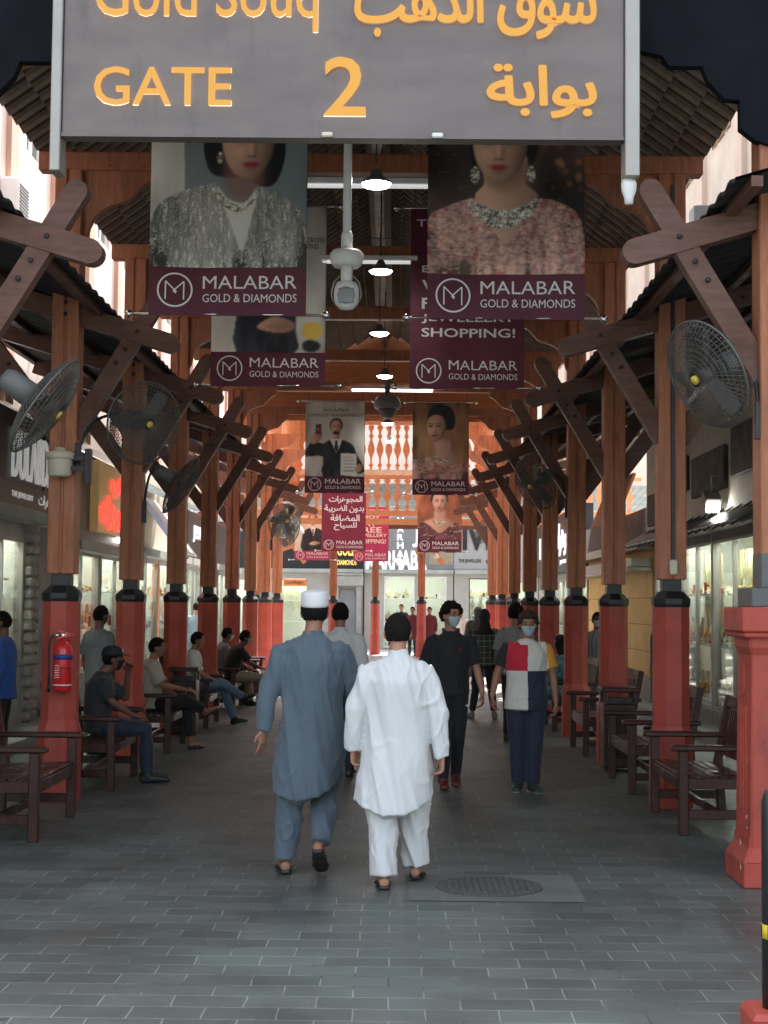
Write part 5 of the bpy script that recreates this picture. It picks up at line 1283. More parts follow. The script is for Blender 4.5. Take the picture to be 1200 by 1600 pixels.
# ------------------------------------------------------------------ people
def remesh(mb, name, mats, vox, sm=2, fold=None, matfn=None, parent=None):
    me = mb.mesh(name, mats if isinstance(mats, (list, tuple)) else [mats])
    o = bpy.data.objects.new('tmp', me); COL.objects.link(o)
    m = o.modifiers.new('r', 'REMESH'); m.mode = 'VOXEL'; m.voxel_size = vox; m.use_smooth_shade = True
    if sm: s = o.modifiers.new('s', 'SMOOTH'); s.iterations = sm; s.factor = .5
    dg = bpy.context.evaluated_depsgraph_get(); me2 = bpy.data.meshes.new_from_object(o.evaluated_get(dg))
    bpy.data.objects.remove(o); bpy.data.meshes.remove(me)
    me2.materials.clear()
    for mm in (mats if isinstance(mats, (list, tuple)) else [mats]): me2.materials.append(mm)
    if fold:
        amp, fx, fz = fold
        NN = [v.normal.copy() for v in me2.vertices]
        for v, n in zip(me2.vertices, NN):
            c = v.co
            q = Vector((c.x * fx + c.z * fx * .35, c.y * fx, c.z * fz + 7.3 * c.x))
            d = (.5 - abs(noise.noise(q))) * 1.2 + .45 * (.5 - abs(noise.noise(q * 2.3 + Vector((3, 1, 5)))))
            q2 = Vector((c.x * fx * 1.6 - c.z * fx * .9, c.y * fx * 1.6, c.z * fz * 2.6 + 3 * c.x))
            cs = max(0, 1 - 5 * abs(noise.noise(q2))) * max(0, noise.noise(c * 4) + .35)
            v.co = c + n * amp * (d - .5 + .38 * cs)
    if matfn:
        for p in me2.polygons: p.material_index = matfn(p.center)
    for p in me2.polygons: p.use_smooth = True
    me2.name = name; ob = bpy.data.objects.new(name, me2); COL.objects.link(ob)
    if parent is not None: ob.parent = parent
    return ob

def hd(d):                            # head surface for unit direction d (face +Y), relative to the head centre
    t = max(0, -d.z); az = math.atan2(d.x, d.y); el = math.asin(max(-1, min(1, d.z)))
    p = Vector((d.x * .077, d.y * .096, d.z * .118)); p.x *= 1 - .24 * t
    if d.y < 0: p.y *= 1 - .40 * t
    else: p.y *= 1 - .06 * t
    g = lambda a, b, sa, sb: math.exp(-((az - a) / sa) ** 2 - ((el - b) / sb) ** 2)
    p.y += .024 * g(0, -.14, .13, .13) + .010 * g(0, .05, .10, .18) - .010 * (g(.38, .06, .2, .14) + g(-.38, .06, .2, .14)) + .005 * (g(.36, .24, .3, .09) + g(-.36, .24, .3, .09)) + .007 * g(0, -.52, .28, .10) + .010 * g(0, -.95, .4, .25)
    return p
def headmesh(mb, C, M, n=22, off=0.0, sel=None, mi=0, inner=.86):
    vs = []; W = 2 * n
    for i in range(n + 1):
        ph = math.pi * i / n
        for k in range(W):
            th = 2 * math.pi * k / W; d = Vector((math.sin(ph) * math.sin(th), math.sin(ph) * math.cos(th), -math.cos(ph)))
            p = hd(d); f = 1.0
            if sel:
                w_ = sel(d); p = p + d * (off * w_ + (0 if w_ > 0 else -.014))
            vs.append(M @ p + C)
    mb.add(vs, [(i * W + k, i * W + (k + 1) % W, (i + 1) * W + (k + 1) % W, (i + 1) * W + k) for i in range(n) for k in range(W)], mi, True)
def hand(mb, Wp, d, thumb, curl=.5, s=1.0, palm=None):
    d = Vector(d).normalized(); th = Vector(thumb); th = (th - d * th.dot(d)).normalized(); pn = palm if palm is not None else d.cross(th); pn = Vector(pn)
    Wp = Vector(Wp)
    mb.loft([Wp - d * .02 * s, Wp + d * .015 * s, Wp + d * .055 * s, Wp + d * .09 * s], [(.024 * s, .019 * s), (.029 * s, .018 * s), (.040 * s, .016 * s), (.039 * s, .014 * s)], side=th, n=12)
    for i, L in enumerate((.070, .080, .074, .058)):
        o = (1.5 - i) * .0195 * s; b = Wp + d * .088 * s + th * o; spread = th * ((1.5 - i) * .06)
        c1 = curl * (.7 + .12 * i); c2 = curl * (1.5 + .12 * i)
        d1 = (d * math.cos(c1) + pn * math.sin(c1) + spread).normalized(); d2 = (d * math.cos(c2) + pn * math.sin(c2)).normalized()
        c3 = curl * 2.2; d3 = (d * math.cos(c3) + pn * math.sin(c3)).normalized()
        a = b + d1 * L * .45 * s; e = a + d2 * L * .32 * s
        mb.loft([b - d * .02 * s, b, a, e, e + d3 * L * .23 * s], [.0095 * s, .0092 * s, .0088 * s, .008 * s, .0072 * s], n=8)
    b = Wp + d * .025 * s + th * .026 * s; t1 = (d * .75 + th * .75 + pn * .35).normalized(); t2 = (d * .95 + th * .15 + pn * .3).normalized()
    mb.loft([b - t1 * .01, b + t1 * .034 * s, b + t1 * .034 * s + t2 * .036 * s], [.014 * s, .0115 * s, .009 * s], n=8)

def V(*a): return Vector(a)
def resample(pts, rr, k=4):
    n = len(pts); P_ = []; Q = []
    cr = lambda a, b, c, d, t: (b * 2 + (c - a) * t + (a * 2 - b * 5 + c * 4 - d) * t * t + (b * 3 - a - c * 3 + d) * t ** 3) * .5
    for i in range(n - 1):
        for s_ in range(k):
            t = s_ / k; g = [max(0, min(n - 1, i + q)) for q in (-1, 0, 1, 2)]
            P_.append(cr(*[pts[x] for x in g], t)); Q.append(tuple(cr(*[rr[x][c] for x in g], t) for c in (0, 1)))
    return P_ + [pts[-1]], Q + [rr[-1]]
BASE = dict(hipL=(-.095, 0, .92), hipR=(.095, 0, .92), kneeL=(-.10, .02, .49), kneeR=(.10, .02, .49), ankL=(-.105, 0, .085), ankR=(.105, 0, .085),
            toeL=(-.13, .19, .03), toeR=(.13, .19, .03), pel=(0, 0, .95), waist=(0, 0, 1.10), chest=(0, .0, 1.30), neck=(0, -.01, 1.475), head=(0, .015, 1.632),
            shL=(-.185, -.01, 1.415), shR=(.185, -.01, 1.415), elL=(-.235, -.03, 1.13), elR=(.235, -.03, 1.13), wrL=(-.25, .03, .88), wrR=(.25, .03, .88),
            hdL=(0, .1, -1), hdR=(0, .1, -1), thL=(.25, 1, 0), thR=(-.25, 1, 0))
DARKSHOE = mat('dark_shoe', (.02, .02, .02), .5, .2)
EYES = mat('eye_dark', (.02, .015, .012), .3, 0)
HAIR = mat('black_hair', (.009, .007, .006), .8, .4, 40, (3, 3, .6), bump=.8, bscale=90, spec=.2)
HAIRB = mat('dark_brown_hair', (.030, .016, .009), .8, .3, 30, bump=.5, bscale=60)
SKIN = mat('skin', (.40, .205, .13), .5, .08, 8, spec=.4)
SKIND = mat('dark_skin', (.16, .075, .045), .5, .08, 8, spec=.4)
SKINM = mat('brown_skin', (.30, .145, .09), .5, .08, 8, spec=.4)
MASKB = mat('pale_blue_mask', (.42, .52, .56), .7, .05)
MASKK = mat('black_mask', (.012, .012, .014), .7, .05)
def cloth(name, col, **k):
    m = mat(name, col, .8, k.pop('var', .08), 3, sheen=.15, **k); n = m.node_tree.nodes; l = m.node_tree.links; b = n['Principled BSDF']
    tc = n.new('ShaderNodeTexCoord'); mp = n.new('ShaderNodeMapping'); mp.inputs['Scale'].default_value = (9, 9, 2.6); mp.inputs['Rotation'].default_value = (.25, .3, 0)
    l.new(tc.outputs['Object'], mp.inputs[0]); nz = n.new('ShaderNodeTexNoise'); nz.noise_type = 'RIDGED_MULTIFRACTAL'; nz.inputs['Scale'].default_value = 1.0; nz.inputs['Detail'].default_value = 4
    l.new(mp.outputs[0], nz.inputs['Vector']); bu = n.new('ShaderNodeBump'); bu.inputs['Strength'].default_value = .4; bu.inputs['Distance'].default_value = .02
    l.new(nz.outputs[0], bu.inputs['Height']); l.new(bu.outputs[0], b.inputs['Normal']); return m

def person(label, loc, rz, H, J=None, skin=SKIN, hair=HAIR, hairstyle='short', top=None, trousers=None, shoes=None, mask=None, yaw=0, pitch=0,
           vox=.007, beard=False, glasses=False, torso=1.0, cv=None, group=None, curl=.5, extra=None):
    """top=dict(mat, hem, sleeve 0..1, ease, fold, matfn, collar); trousers=dict(mat, r=(thigh, knee, ankle), end=0..1, fold)"""
    j = dict(BASE); j.update(J or {}); j = {k: Vector(v) for k, v in j.items()}
    s = H / 1.75; cv = cv or vox
    t = thing('person', label, 'person', loc, rz, group); t.scale = (s, s, s)
    Mh = Matrix.Rotation(yaw, 3, 'Z') @ Matrix.Rotation(pitch, 3, 'X')
    up = (j['neck'] - j['chest']).normalized()
    # body: one continuous surface
    mb = MB()
    headmesh(mb, j['head'], Mh)
    for sx in (-1, 1): mb.ball(j['head'] + Mh @ V(sx * .078, -.008, -.008), (.014, .022, .034), 8)
    nb = j['head'] + Mh @ V(0, -.02, -.06)
    mb.loft([j['neck'] - up * .06, j['neck'], nb], [(.075, .06), (.056, .056), (.052, .055)], n=14)
    mb.loft([j['pel'], j['waist'], j['chest'], j['chest'] + (j['neck'] - j['chest']) * .6], [(.15, .10), (.13, .095), (.15, .10), (.13, .08)], n=16)
    for a in 'LR':
        mb.loft([j['sh' + a] - V(0, 0, .02), j['el' + a] * .6 + j['sh' + a] * .4, j['el' + a]], [.034, .040, .037], n=12)
        mb.loft([j['el' + a], j['el' + a] * .65 + j['wr' + a] * .35, j['wr' + a]], [.038, .037, .025], n=12)
        sg = 1 if a == 'L' else -1; d = j['hd' + a].normalized(); th = j['th' + a]; th = (th - d * th.dot(d)).normalized(); pn = d.cross(th) * sg
        hand(mb, j['wr' + a] + d * .01, d, th, curl, 1.0, pn)
        mb.loft([j['hip' + a], j['knee' + a], j['ank' + a]], [.078, .052, .036], n=12)
        hl = j['ank' + a] + (j['ank' + a] - j['toe' + a]).normalized() * .045 + V(0, 0, 0)
        tt = j['toe' + a]; ft = (tt - j['ank' + a]); kn = (j['ank' + a] - j['knee' + a]).normalized()
        heel = j['ank' + a] + kn * .045 - (ft - kn * ft.dot(kn)).normalized() * .04
        mb.loft([heel, j['ank' + a] * .6 + tt * .4 + kn * .015, tt], [(.033, .034), (.040, .034), (.045, .018)], n=12)
    remesh(mb, 'body', skin, vox, 1, parent=t)
    # hair
    if hairstyle:
        def sel(d):
            a = abs(math.atan2(d.x, d.y)); el = math.asin(max(-1, min(1, d.z)))
            lim = .62 if a < .9 else (.2 if a < 1.3 else (.02 if a < 1.85 else -.5))
            if hairstyle == 'hijab': lim = -2 if a > .75 else .45
            if hairstyle == 'long' and a > 1.3: lim = -2
            return 1 if el > lim else 0
        mb = MB(); headmesh(mb, j['head'], Mh, 30, {'short': .012, 'curly': .026, 'hijab': .022, 'cap': .010, 'long': .02}.get(hairstyle, .012), sel)
        if hairstyle == 'hijab': mb.loft([j['head'] + V(0, -.02, -.08), j['neck'] + V(0, -.02, 0), j['neck'] + V(0, -.03, -.12)], [(.09, .10), (.10, .10), (.17, .12)], n=16)
        if hairstyle == 'curly':
            for i in range(90):
                d = Vector((random.gauss(0, 1), random.gauss(-.25, 1), random.gauss(.7, .8))).normalized()
                if sel(d) > 0: mb.ball(Mh @ (hd(d) + d * .02) + j['head'], random.uniform(.012, .02), 5)
        o = remesh(mb, 'hair' if hairstyle != 'hijab' else 'headscarf', hair, max(.0045, vox * .8), 1, fold=(.008, 40, 30) if hairstyle != 'hijab' else None, parent=t)
    if mask:
        def selm(d):
            a = abs(math.atan2(d.x, d.y)); el = math.asin(max(-1, min(1, d.z))); return 1 if (a < 1.05 and -1.15 < el < -.02) else 0
        mb = MB(); headmesh(mb, j['head'], Mh, 30, .009, selm)
        for sx in (-1, 1): mb.loft([j['head'] + Mh @ V(sx * .062, .045, -.03), j['head'] + Mh @ V(sx * .082, -.01, .0)], [.004, .004], n=6)
        remesh(mb, 'face_mask', mask, .005, 2, parent=t)
    # eyes and brows
    mb = MB(); mb2 = MB()
    for sx in (-1, 1):
        mb.ball(j['head'] + Mh @ V(sx * .031, .078, .008), (.014, .008, .006), 6, mi=0)
        c = j['head'] + Mh @ V(sx * .032, .086, .030); mb2.loft([c - Mh @ V(.018, 0, sx * .002), c, c + Mh @ V(.018, -.004, -.003)], [.004, .005, .003], n=6)
    mb.build('eyes', EYES, t); mb2.build('eyebrows', hair, t)
    if beard:
        def selb(d):
            a = abs(math.atan2(d.x, d.y)); el = math.asin(max(-1, min(1, d.z))); return 1 if (a < 1.5 and -1.3 < el < -.72 + .55 * max(0, a - .4)) else 0
        mb = MB(); headmesh(mb, j['head'], Mh, 24, .006, selb); remesh(mb, 'beard', hair, .006, 1, parent=t)
    if glasses:
        mb = MB()
        for sx in (-1, 1):
            c = j['head'] + Mh @ V(sx * .033, .101, .006)
            mb.tube([c + Mh @ V(.025 * math.cos(a), 0, .018 * math.sin(a)) for a in [2 * math.pi * i / 16 for i in range(16)]], .0025, 5, closed=True)
            mb.tube([c + Mh @ V(sx * .025, 0, 0), j['head'] + Mh @ V(sx * .082, .0, .01)], .0025, 5)
        mb.build('glasses', mat('glasses_frame', (.10, .015, .01), .3, 0), t)
    # top
    if top:
        e = top.get('ease', .015); hem = top['hem']; ex = top.get('flare', 0)
        mb = MB(); w_ = torso
        pts = [j['pel'], j['waist'], j['chest'], j['chest'] + (j['neck'] - j['chest']) * .45, j['chest'] + (j['neck'] - j['chest']) * .72, j['neck'] + V(0, 0, .0)]
        rr = [(.165 * w_ + e, .12 * w_ + e), (.155 * w_ + e, .118 * w_ + e), (.17 * w_ + e, .122 * w_ + e), (.172 + e * .5, .105 + e), (.134 + e * .5, .085 + e * .8), (.066 + e * .3, .066 + e * .3)]
        if hem < j['pel'].z - .03:
            L = j['pel'].z - hem; bot = j['pel'] + V(top.get('sway', (0, 0))[0], top.get('sway', (0, 0))[1], -L)
            n0 = 6; pre = []; prr = []
            for i in range(n0, 0, -1):
                q = i / n0; pre.append(j['pel'] * (1 - q) + bot * q); prr.append((.165 * w_ + e + ex * q, .12 * w_ + e + ex * .8 * q + .015 * q))
            pts = pre + pts; rr = prr + rr
        cur = top.get('curve', 0)
        def zf(q, u, th):
            if cur and u < .45: return q + V(0, 0, cur * (1 - u / .45) ** 2 * (math.cos(th) ** 2) + top.get('skew', 0) * (1 - u / .45) ** 2 * math.cos(th))
            return q
        pts, rr = resample(pts, rr)
        mb.loft(pts, rr, n=36, dome=.12, zfun=zf)
        sl_ = top.get('sleeve', 1)
        for a in 'LR':
            S_, E_, W_ = j['sh' + a], j['el' + a], j['wr' + a]; inn = V(.05 if a == 'L' else -.05, 0, .0)
            mb.ball(S_ + inn * .45 + V(0, 0, -.014), (.052 + e * .5, .054 + e * .6, .047 + e * .4), 10)
            if sl_ <= .5: mb.loft([S_ + inn * .2, S_.lerp(E_, sl_), S_.lerp(E_, sl_ * 2)], [.050 + e * .5, .053 + e * .8, .052 + e * 1.3], n=16, dome=.1)
            else:
                cf = top.get('cuff', .036); q = (sl_ - .5) * 2
                mb.loft([S_ + inn * .2, S_.lerp(E_, .3), S_.lerp(E_, .6), E_, E_.lerp(W_, .5 * q), E_.lerp(W_, q)], [.049 + e * .5, .053 + e * .7, .050 + e * .8, .045 + e * .8, .041 + e * .7, cf + e * .6], n=16, dome=.1)
        if top.get('collar'):
            mb.loft([j['neck'] - up * .015, j['neck'] + up * .035 + V(0, .008, 0)], [(.072, .070), (.064, .066)], n=20, dome=.05)
        remesh(mb, top.get('name', 'shirt'), top['mat'], cv, top.get('sm', 6), fold=top.get('fold', (.010, 9, 2.2)), matfn=top.get('matfn'), parent=t)
    if trousers:
        rt, rk, ra = trousers.get('r', (.098, .068, .055)); en = trousers.get('end', .97)
        mb = MB(); mb.loft([j['pel'] + V(0, 0, .06), j['pel'], (j['hipL'] + j['hipR']) / 2 - V(0, 0, .03)], [(.155, .115), (.17, .125), (.16, .11)], n=20)
        for a in 'LR':
            A = j['hip' + a]; K = j['knee' + a]; Q = K.lerp(j['ank' + a], en)
            mb.loft([A, A.lerp(K, .45), K, K.lerp(Q, .5), Q], [min(rt, .108), (rt + rk) / 2 + .008, rk, (rk + ra) / 2 + trousers.get('bag', 0), ra], n=18, dome=.08)
        remesh(mb, 'trousers', trousers['mat'], cv, 2, fold=trousers.get('fold', (.008, 10, 3.5)), parent=t)
    for a in 'LR':
        tt = j['toe' + a]; A = j['ank' + a]; kn = (A - j['knee' + a]).normalized(); ft = tt - A; fd = (ft - kn * ft.dot(kn)).normalized(); heel = A + kn * .05 - fd * .05
        if shoes and shoes[0] == 'sandal':
            nn = (fd.cross(Vector((1, 0, 0)))).normalized(); nn = nn if nn.dot(kn) > 0 else -nn
            tip = tt + fd * .015; sd_ = Vector((1, 0, 0))
            mb = MB(); mb.loft([heel + nn * .028, heel.lerp(tip, .3) + nn * .026, heel.lerp(tip, .7) + nn * .018, tip + nn * .012], [(.036, .013), (.037, .012), (.052, .012), (.036, .010)], side=sd_, n=16)
            so_ = mb.build('sandal', shoes[1], t)
            mb = MB()
            for u, hgt, wd in ((.12, .055, .034), (.42, .052, .043), (.72, .032, .052)):
                c = heel.lerp(tip, u) + nn * .02; mb.loft([c + sd_ * (wd * math.cos(b)) - nn * (hgt * math.sin(b)) for b in [math.pi * i / 10 for i in range(11)]], [(.014, .004)] * 11, side=fd, n=8, dome=0)
            mb.build('strap', shoes[1], so_)
        elif shoes:
            mb = MB(); mb.loft([heel, A * .55 + tt * .45 + kn * .02, tt + fd * .02], [(.040, .046), (.046, .040), (.044, .024)], n=14, dome=.6)
            mb.loft([A - kn * .01, A + kn * .03], [.048, .052], n=12)
            so_ = remesh(mb, 'shoe', shoes[1], max(vox, .007), 1, parent=t)
            if len(shoes) > 2:
                mb = MB(); dn = kn * .052; mb.loft([heel + dn * .75, (A * .55 + tt * .45) + kn * .06, tt + fd * .025 + kn * .018], [(.041, .010), (.047, .010), (.043, .009)], n=14); mb.build('sole', shoes[2], so_)
    if extra: extra(t, j, Mh)
    return t

# --- the two men walking away
BLUEK = cloth('blue_grey_kurta', (.085, .118, .145)); WHITEK = cloth('white_kurta', (.64, .65, .64), var=.02)
def cap_and_watch(t, j, Mh):
    mb = MB(); c = j['head']; Mt = Mh @ Matrix.Rotation(R(6), 3, 'X')
    pr = [(.096, .035), (.098, .05), (.095, .118), (.088, .128), (.05, .136), (.0002, .138)]
    mb.lathe([(r * 1.0, z) for r, z in pr], 32, c + V(0, -.008, 0), M=Mt @ Matrix.Diagonal((.90, 1.06, 1)))
    mb.build('prayer_cap', cloth('white_cap', (.74, .74, .72), var=.03), t)
    mb = MB(); w_ = j['wrL'] + V(0, 0, .0); mb.tube([w_ + V(.031 * math.cos(a), .028 * math.sin(a), .012) for a in [2 * math.pi * i / 20 for i in range(20)]], .006, 6, closed=True)
    mb.lathe([(.0002, -.006), (.016, -.006), (.016, .006), (.0002, .006)], 14, w_ + V(-.034, -.005, .012), axis='X'); mb.build('watch', CHROME, t)
x, _ = P(484, 1360, 9.92)
person('man in blue-grey kurta and white cap walking away, left of the white-clad man', (x, 9.92, 0), 0, 1.79,
       dict(kneeL=(-.125, .01, .50), ankL=(-.15, -.03, .09), toeL=(-.18, .15, .03), hipR=(.10, 0, .92), kneeR=(.10, .10, .50), ankR=(.065, -.10, .20), toeR=(.075, -.02, .035),
            shL=(-.185, -.01, 1.40), shR=(.185, -.01, 1.40), elL=(-.26, -.03, 1.14), wrL=(-.30, -.03, .90), elR=(.25, .05, 1.15), wrR=(.26, .16, .93), hdL=(-.03, .0, -1), thL=(-.5, -.8, 0), hdR=(0, .25, -1),
            head=(.01, .03, 1.625)),
       skin=SKINM, hairstyle='short', vox=.0042, cv=.0065, torso=1.06, curl=.35,
       top=dict(name='kurta', mat=BLUEK, hem=.46, ease=.028, flare=.005, sleeve=1.04, cuff=.030, sm=14, curve=.09, skew=.05, sway=(-.035, -.02), fold=(.024, 4.6, 1.2), collar=True),
       trousers=dict(mat=BLUEK, r=(.13, .095, .066), end=1.0, fold=(.026, 6, 2.6)), shoes=('sandal', DARKSHOE), extra=cap_and_watch)
x, _ = P(618, 1375, 9.47)
person('man in white kurta and trousers walking away beside the man in blue-grey', (x, 9.45, 0), 0, 1.665,
       dict(kneeL=(-.09, .0, .50), ankL=(-.075, -.05, .085), toeL=(-.085, .13, .03), kneeR=(.12, .14, .50), ankR=(.13, .20, .12), toeR=(.155, .36, .03),
            shL=(-.18, -.01, 1.395), shR=(.18, -.01, 1.395), elL=(-.262, -.02, 1.13), wrL=(-.28, .03, .89), elR=(.262, -.04, 1.12), wrR=(.29, -.03, .85), hdL=(.05, .1, -1), hdR=(0, .1, -1), thL=(.4, .9, 0), thR=(-.2, 1, 0),
            head=(0, .035, 1.62)),
       skin=SKIN, hairstyle='short', vox=.0042, cv=.0065, torso=1.10, curl=.8,
       top=dict(name='kurta', mat=WHITEK, hem=.47, ease=.032, flare=.03, sleeve=1.04, cuff=.034, sm=14, curve=.10, skew=.02, sway=(-.03, -.01), fold=(.026, 4.3, 1.3), collar=True),
       trousers=dict(mat=WHITEK, r=(.14, .105, .085), end=1.0, fold=(.028, 5.5, 2.8)), shoes=('sandal', DARKSHOE))
# --- man between them, further ahead
x, _ = P(528, 1300, 15.4)
person('dark-haired man in a white shirt further ahead, half hidden between the two men in kurtas', (x, 15.4, 0), 0, 1.72, skin=SKINM, vox=.009,
       top=dict(mat=WHITEK, hem=.86, ease=.02, sleeve=1, collar=True), trousers=dict(mat=cloth('navy_trousers', (.012, .016, .03))), shoes=('shoe', DARKSHOE))
# --- walking towards the camera
BLKC = cloth('black_cotton', (.010, .010, .012)); NAVY = MATS['navy_trousers']
def poloextra(t, j, Mh):
    mb = MB()
    for s in (-1, 1): mb.loft([j['neck'] + V(s * .065, -.02, .03), j['neck'] + V(s * .06, .06, -.005), j['neck'] + V(s * .02, .098, -.055)], [(.024, .008), (.026, .008), (.012, .006)], n=8)
    mb.build('collar', BLKC, t)
    mb = MB(); mb.tube([V(-.085 + .014 * math.cos(a), .148, 1.30 + .017 * math.sin(a)) for a in [2 * math.pi * i / 14 for i in range(14)]], .003, 5, closed=True); mb.build('chest_emblem', mat('red_thread', (.4, .02, .02), .7), t)
    mb = MB(); mb.ball(V(-.155, .085, .78), (.014, .01, .010), 6); mb.build('clip', WHITEP, t)
x, _ = P(703, 1225, 14.6)
person('young man in black polo shirt, black trousers and pale mask walking towards the camera', (x, 14.6, 0), R(180), 1.73,
       dict(kneeR=(.06, .09, .50), ankR=(.065, .10, .085), toeR=(.06, .29, .03), kneeL=(-.075, .0, .49), ankL=(-.06, -.16, .12), toeL=(-.06, .0, .03), elL=(-.25, .0, 1.13), wrL=(-.30, .06, .90), elR=(.24, -.05, 1.13), wrR=(.25, .02, .89),
            pel=(.0, 0, .95), hipL=(-.08, 0, .92), hipR=(.08, 0, .92), hdL=(0, .3, -1)),
       skin=SKIN, hairstyle='curly', mask=MASKB, glasses=True, yaw=R(38), vox=.006, curl=.7,
       top=dict(name='polo_shirt', mat=BLKC, hem=.88, ease=.02, sleeve=.42, fold=(.008, 9, 2)), trousers=dict(mat=BLKC, r=(.098, .07, .052)), shoes=('shoe', mat('dark_red_shoe', (.11, .02, .02), .5, .1)), extra=poloextra)
CW = cloth('cream_knit', (.62, .60, .53), var=.03); CR = cloth('red_knit', (.50, .015, .035)); CB = cloth('black_knit', (.012, .012, .013)); CN = cloth('navy_knit', (.014, .022, .045)); CY = cloth('mustard_knit', (.62, .27, .03))
def tee(c):                          # wearer faces +Y, so photo-left is +x
    if c.x > .215 + (1.42 - c.z) * .12 - .03 and c.z > 1.1: return 2
    if c.x < -.215 - (1.42 - c.z) * .12 + .03 and c.z > 1.1: return 4
    if abs(Vector((c.x, (c.y + .0) * .8)).length) < .098 and c.z > 1.425: return 0
    if c.z > 1.175: return 1 if c.x > .0 else 0
    return 0 if c.x > .0 else 3
x, _ = P(822, 1228, 14.35)
person('man in red, cream, navy and mustard colour block T-shirt and pale blue mask', (x, 14.35, 0), R(180), 1.66,
       dict(elR=(.29, .0, 1.14), wrR=(.34, .07, .92), elL=(-.26, -.02, 1.12), wrL=(-.29, .0, .86), ankL=(-.06, .02, .085), ankR=(.075, -.03, .085), kneeL=(-.075, .04, .49), kneeR=(.085, .01, .49), toeL=(-.10, .21, .03), toeR=(.11, .15, .03), head=(-.01, .035, 1.622)),
       skin=SKINM, hair=HAIRB, hairstyle='curly', mask=MASKB, pitch=R(-6), vox=.006, torso=1.12, curl=.9,
       top=dict(name='tshirt', mat=[CW, CR, CB, CN, CY], hem=.80, ease=.022, sleeve=.36, matfn=tee, flare=.01, fold=(.009, 8, 2)), trousers=dict(mat=CN, r=(.112, .086, .072), end=1.0), shoes=('shoe', mat('dark_green_shoe', (.03, .045, .035), .6, .1), GREYM))
# plaid
def plaid():
    m = bpy.data.materials.new('green_plaid'); m.use_nodes = True; n = m.node_tree.nodes; l = m.node_tree.links; b = n['Principled BSDF']; b.inputs['Roughness'].default_value = .8
    tc = n.new('ShaderNodeTexCoord'); sp = n.new('ShaderNodeSeparateXYZ'); l.new(tc.outputs['Object'], sp.inputs[0]); prev = None
    for ax in ('X', 'Z'):
        for per, th in ((.09, .86), (.03, .80)):
            mm = n.new('ShaderNodeMath'); mm.operation = 'FRACT'; d = n.new('ShaderNodeMath'); d.operation = 'DIVIDE'; l.new(sp.outputs[ax], d.inputs[0]); d.inputs[1].default_value = per; l.new(d.outputs[0], mm.inputs[0])
            g = n.new('ShaderNodeMath'); g.operation = 'GREATER_THAN'; g.inputs[1].default_value = th; l.new(mm.outputs[0], g.inputs[0])
            k = n.new('ShaderNodeMath'); k.operation = 'MULTIPLY'; k.inputs[1].default_value = .55 if per > .05 else .15; l.new(g.outputs[0], k.inputs[0])
            if prev: a = n.new('ShaderNodeMath'); a.operation = 'ADD'; l.new(prev.outputs[0], a.inputs[0]); l.new(k.outputs[0], a.inputs[1]); prev = a
            else: prev = k
    mx = n.new('ShaderNodeMix'); mx.data_type = 'RGBA'; mx.inputs[6].default_value = (.018, .030, .024, 1); mx.inputs[7].default_value = (.32, .36, .28, 1); l.new(prev.outputs[0], mx.inputs[0]); l.new(mx.outputs[2], b.inputs['Base Color']); return m
def stripes():
    m = bpy.data.materials.new('striped_shirt_cloth'); m.use_nodes = True; n = m.node_tree.nodes; l = m.node_tree.links; b = n['Principled BSDF']; b.inputs['Roughness'].default_value = .8
    tc = n.new('ShaderNodeTexCoord'); wv = n.new('ShaderNodeTexWave'); wv.inputs['Scale'].default_value = 16; l.new(tc.outputs['Object'], wv.inputs['Vector'])
    cr = n.new('ShaderNodeValToRGB'); cr.color_ramp.elements[0].position = .45; cr.color_ramp.elements[0].color = (.015, .016, .02, 1); cr.color_ramp.elements[1].position = .6; cr.color_ramp.elements[1].color = (.30, .32, .33, 1)
    l.new(wv.outputs[0], cr.inputs[0]); l.new(cr.outputs[0], b.inputs['Base Color']); return m
x, _ = P(757, 1120, 23)
person('person in dark green plaid shirt walking away between the two masked men', (x, 23.2, 0), 0, 1.64,
       dict(ankL=(-.19, .0, .085), kneeL=(-.13, .02, .49), toeL=(-.24, .17, .03), ankR=(.17, .0, .085), kneeR=(.12, .02, .49), toeR=(.2, .18, .03), elL=(-.25, .02, 1.14), wrL=(-.22, .14, .95)),
       skin=SKINM, hairstyle='hijab', hair=BLKC, vox=.01, top=dict(mat=plaid(), hem=.86, ease=.03, sleeve=.5, flare=.02), trousers=dict(mat=NAVY, end=.85), shoes=('shoe', GREYB))
x, _ = P(748, 1040, 33); person('distant woman in a dark headscarf beyond the plaid shirt', (x - .02, 33, 0), 0, 1.66, hairstyle='hijab', hair=BLKC, vox=.014, top=dict(mat=BLKC, hem=.2, ease=.05, flare=.05, sleeve=1), shoes=('shoe', DARKSHOE))
x, _ = P(718, 1040, 36); person('distant man in a pale shirt beside the slim red pedestals', (x, 36, 0), 0, 1.66, skin=SKINM, vox=.014, top=dict(mat=WHITEK, hem=.85, ease=.03, sleeve=1), trousers=dict(mat=NAVY), shoes=('shoe', DARKSHOE))
PINKC = cloth('crimson_cloth', (.13, .014, .026))
for px, c, lb in ((645, PINKC, 'distant person in crimson before the far shops, left of the slim post'), (672, PINKC, 'distant person in crimson before the far shops, right of the slim post'), (627, BLKC, 'distant dark figure before the mint shop window')):
    x, _ = P(px, 1010, 50 if c is PINKC else 54); person(lb, (x, 51 if c is PINKC else 55, 0), R(160), 1.62 if c is PINKC else 1.7, vox=.02, skin=SKINM, top=dict(mat=c, hem=.6, ease=.03, sleeve=1, flare=.03), trousers=dict(mat=NAVY), shoes=('shoe', DARKSHOE))
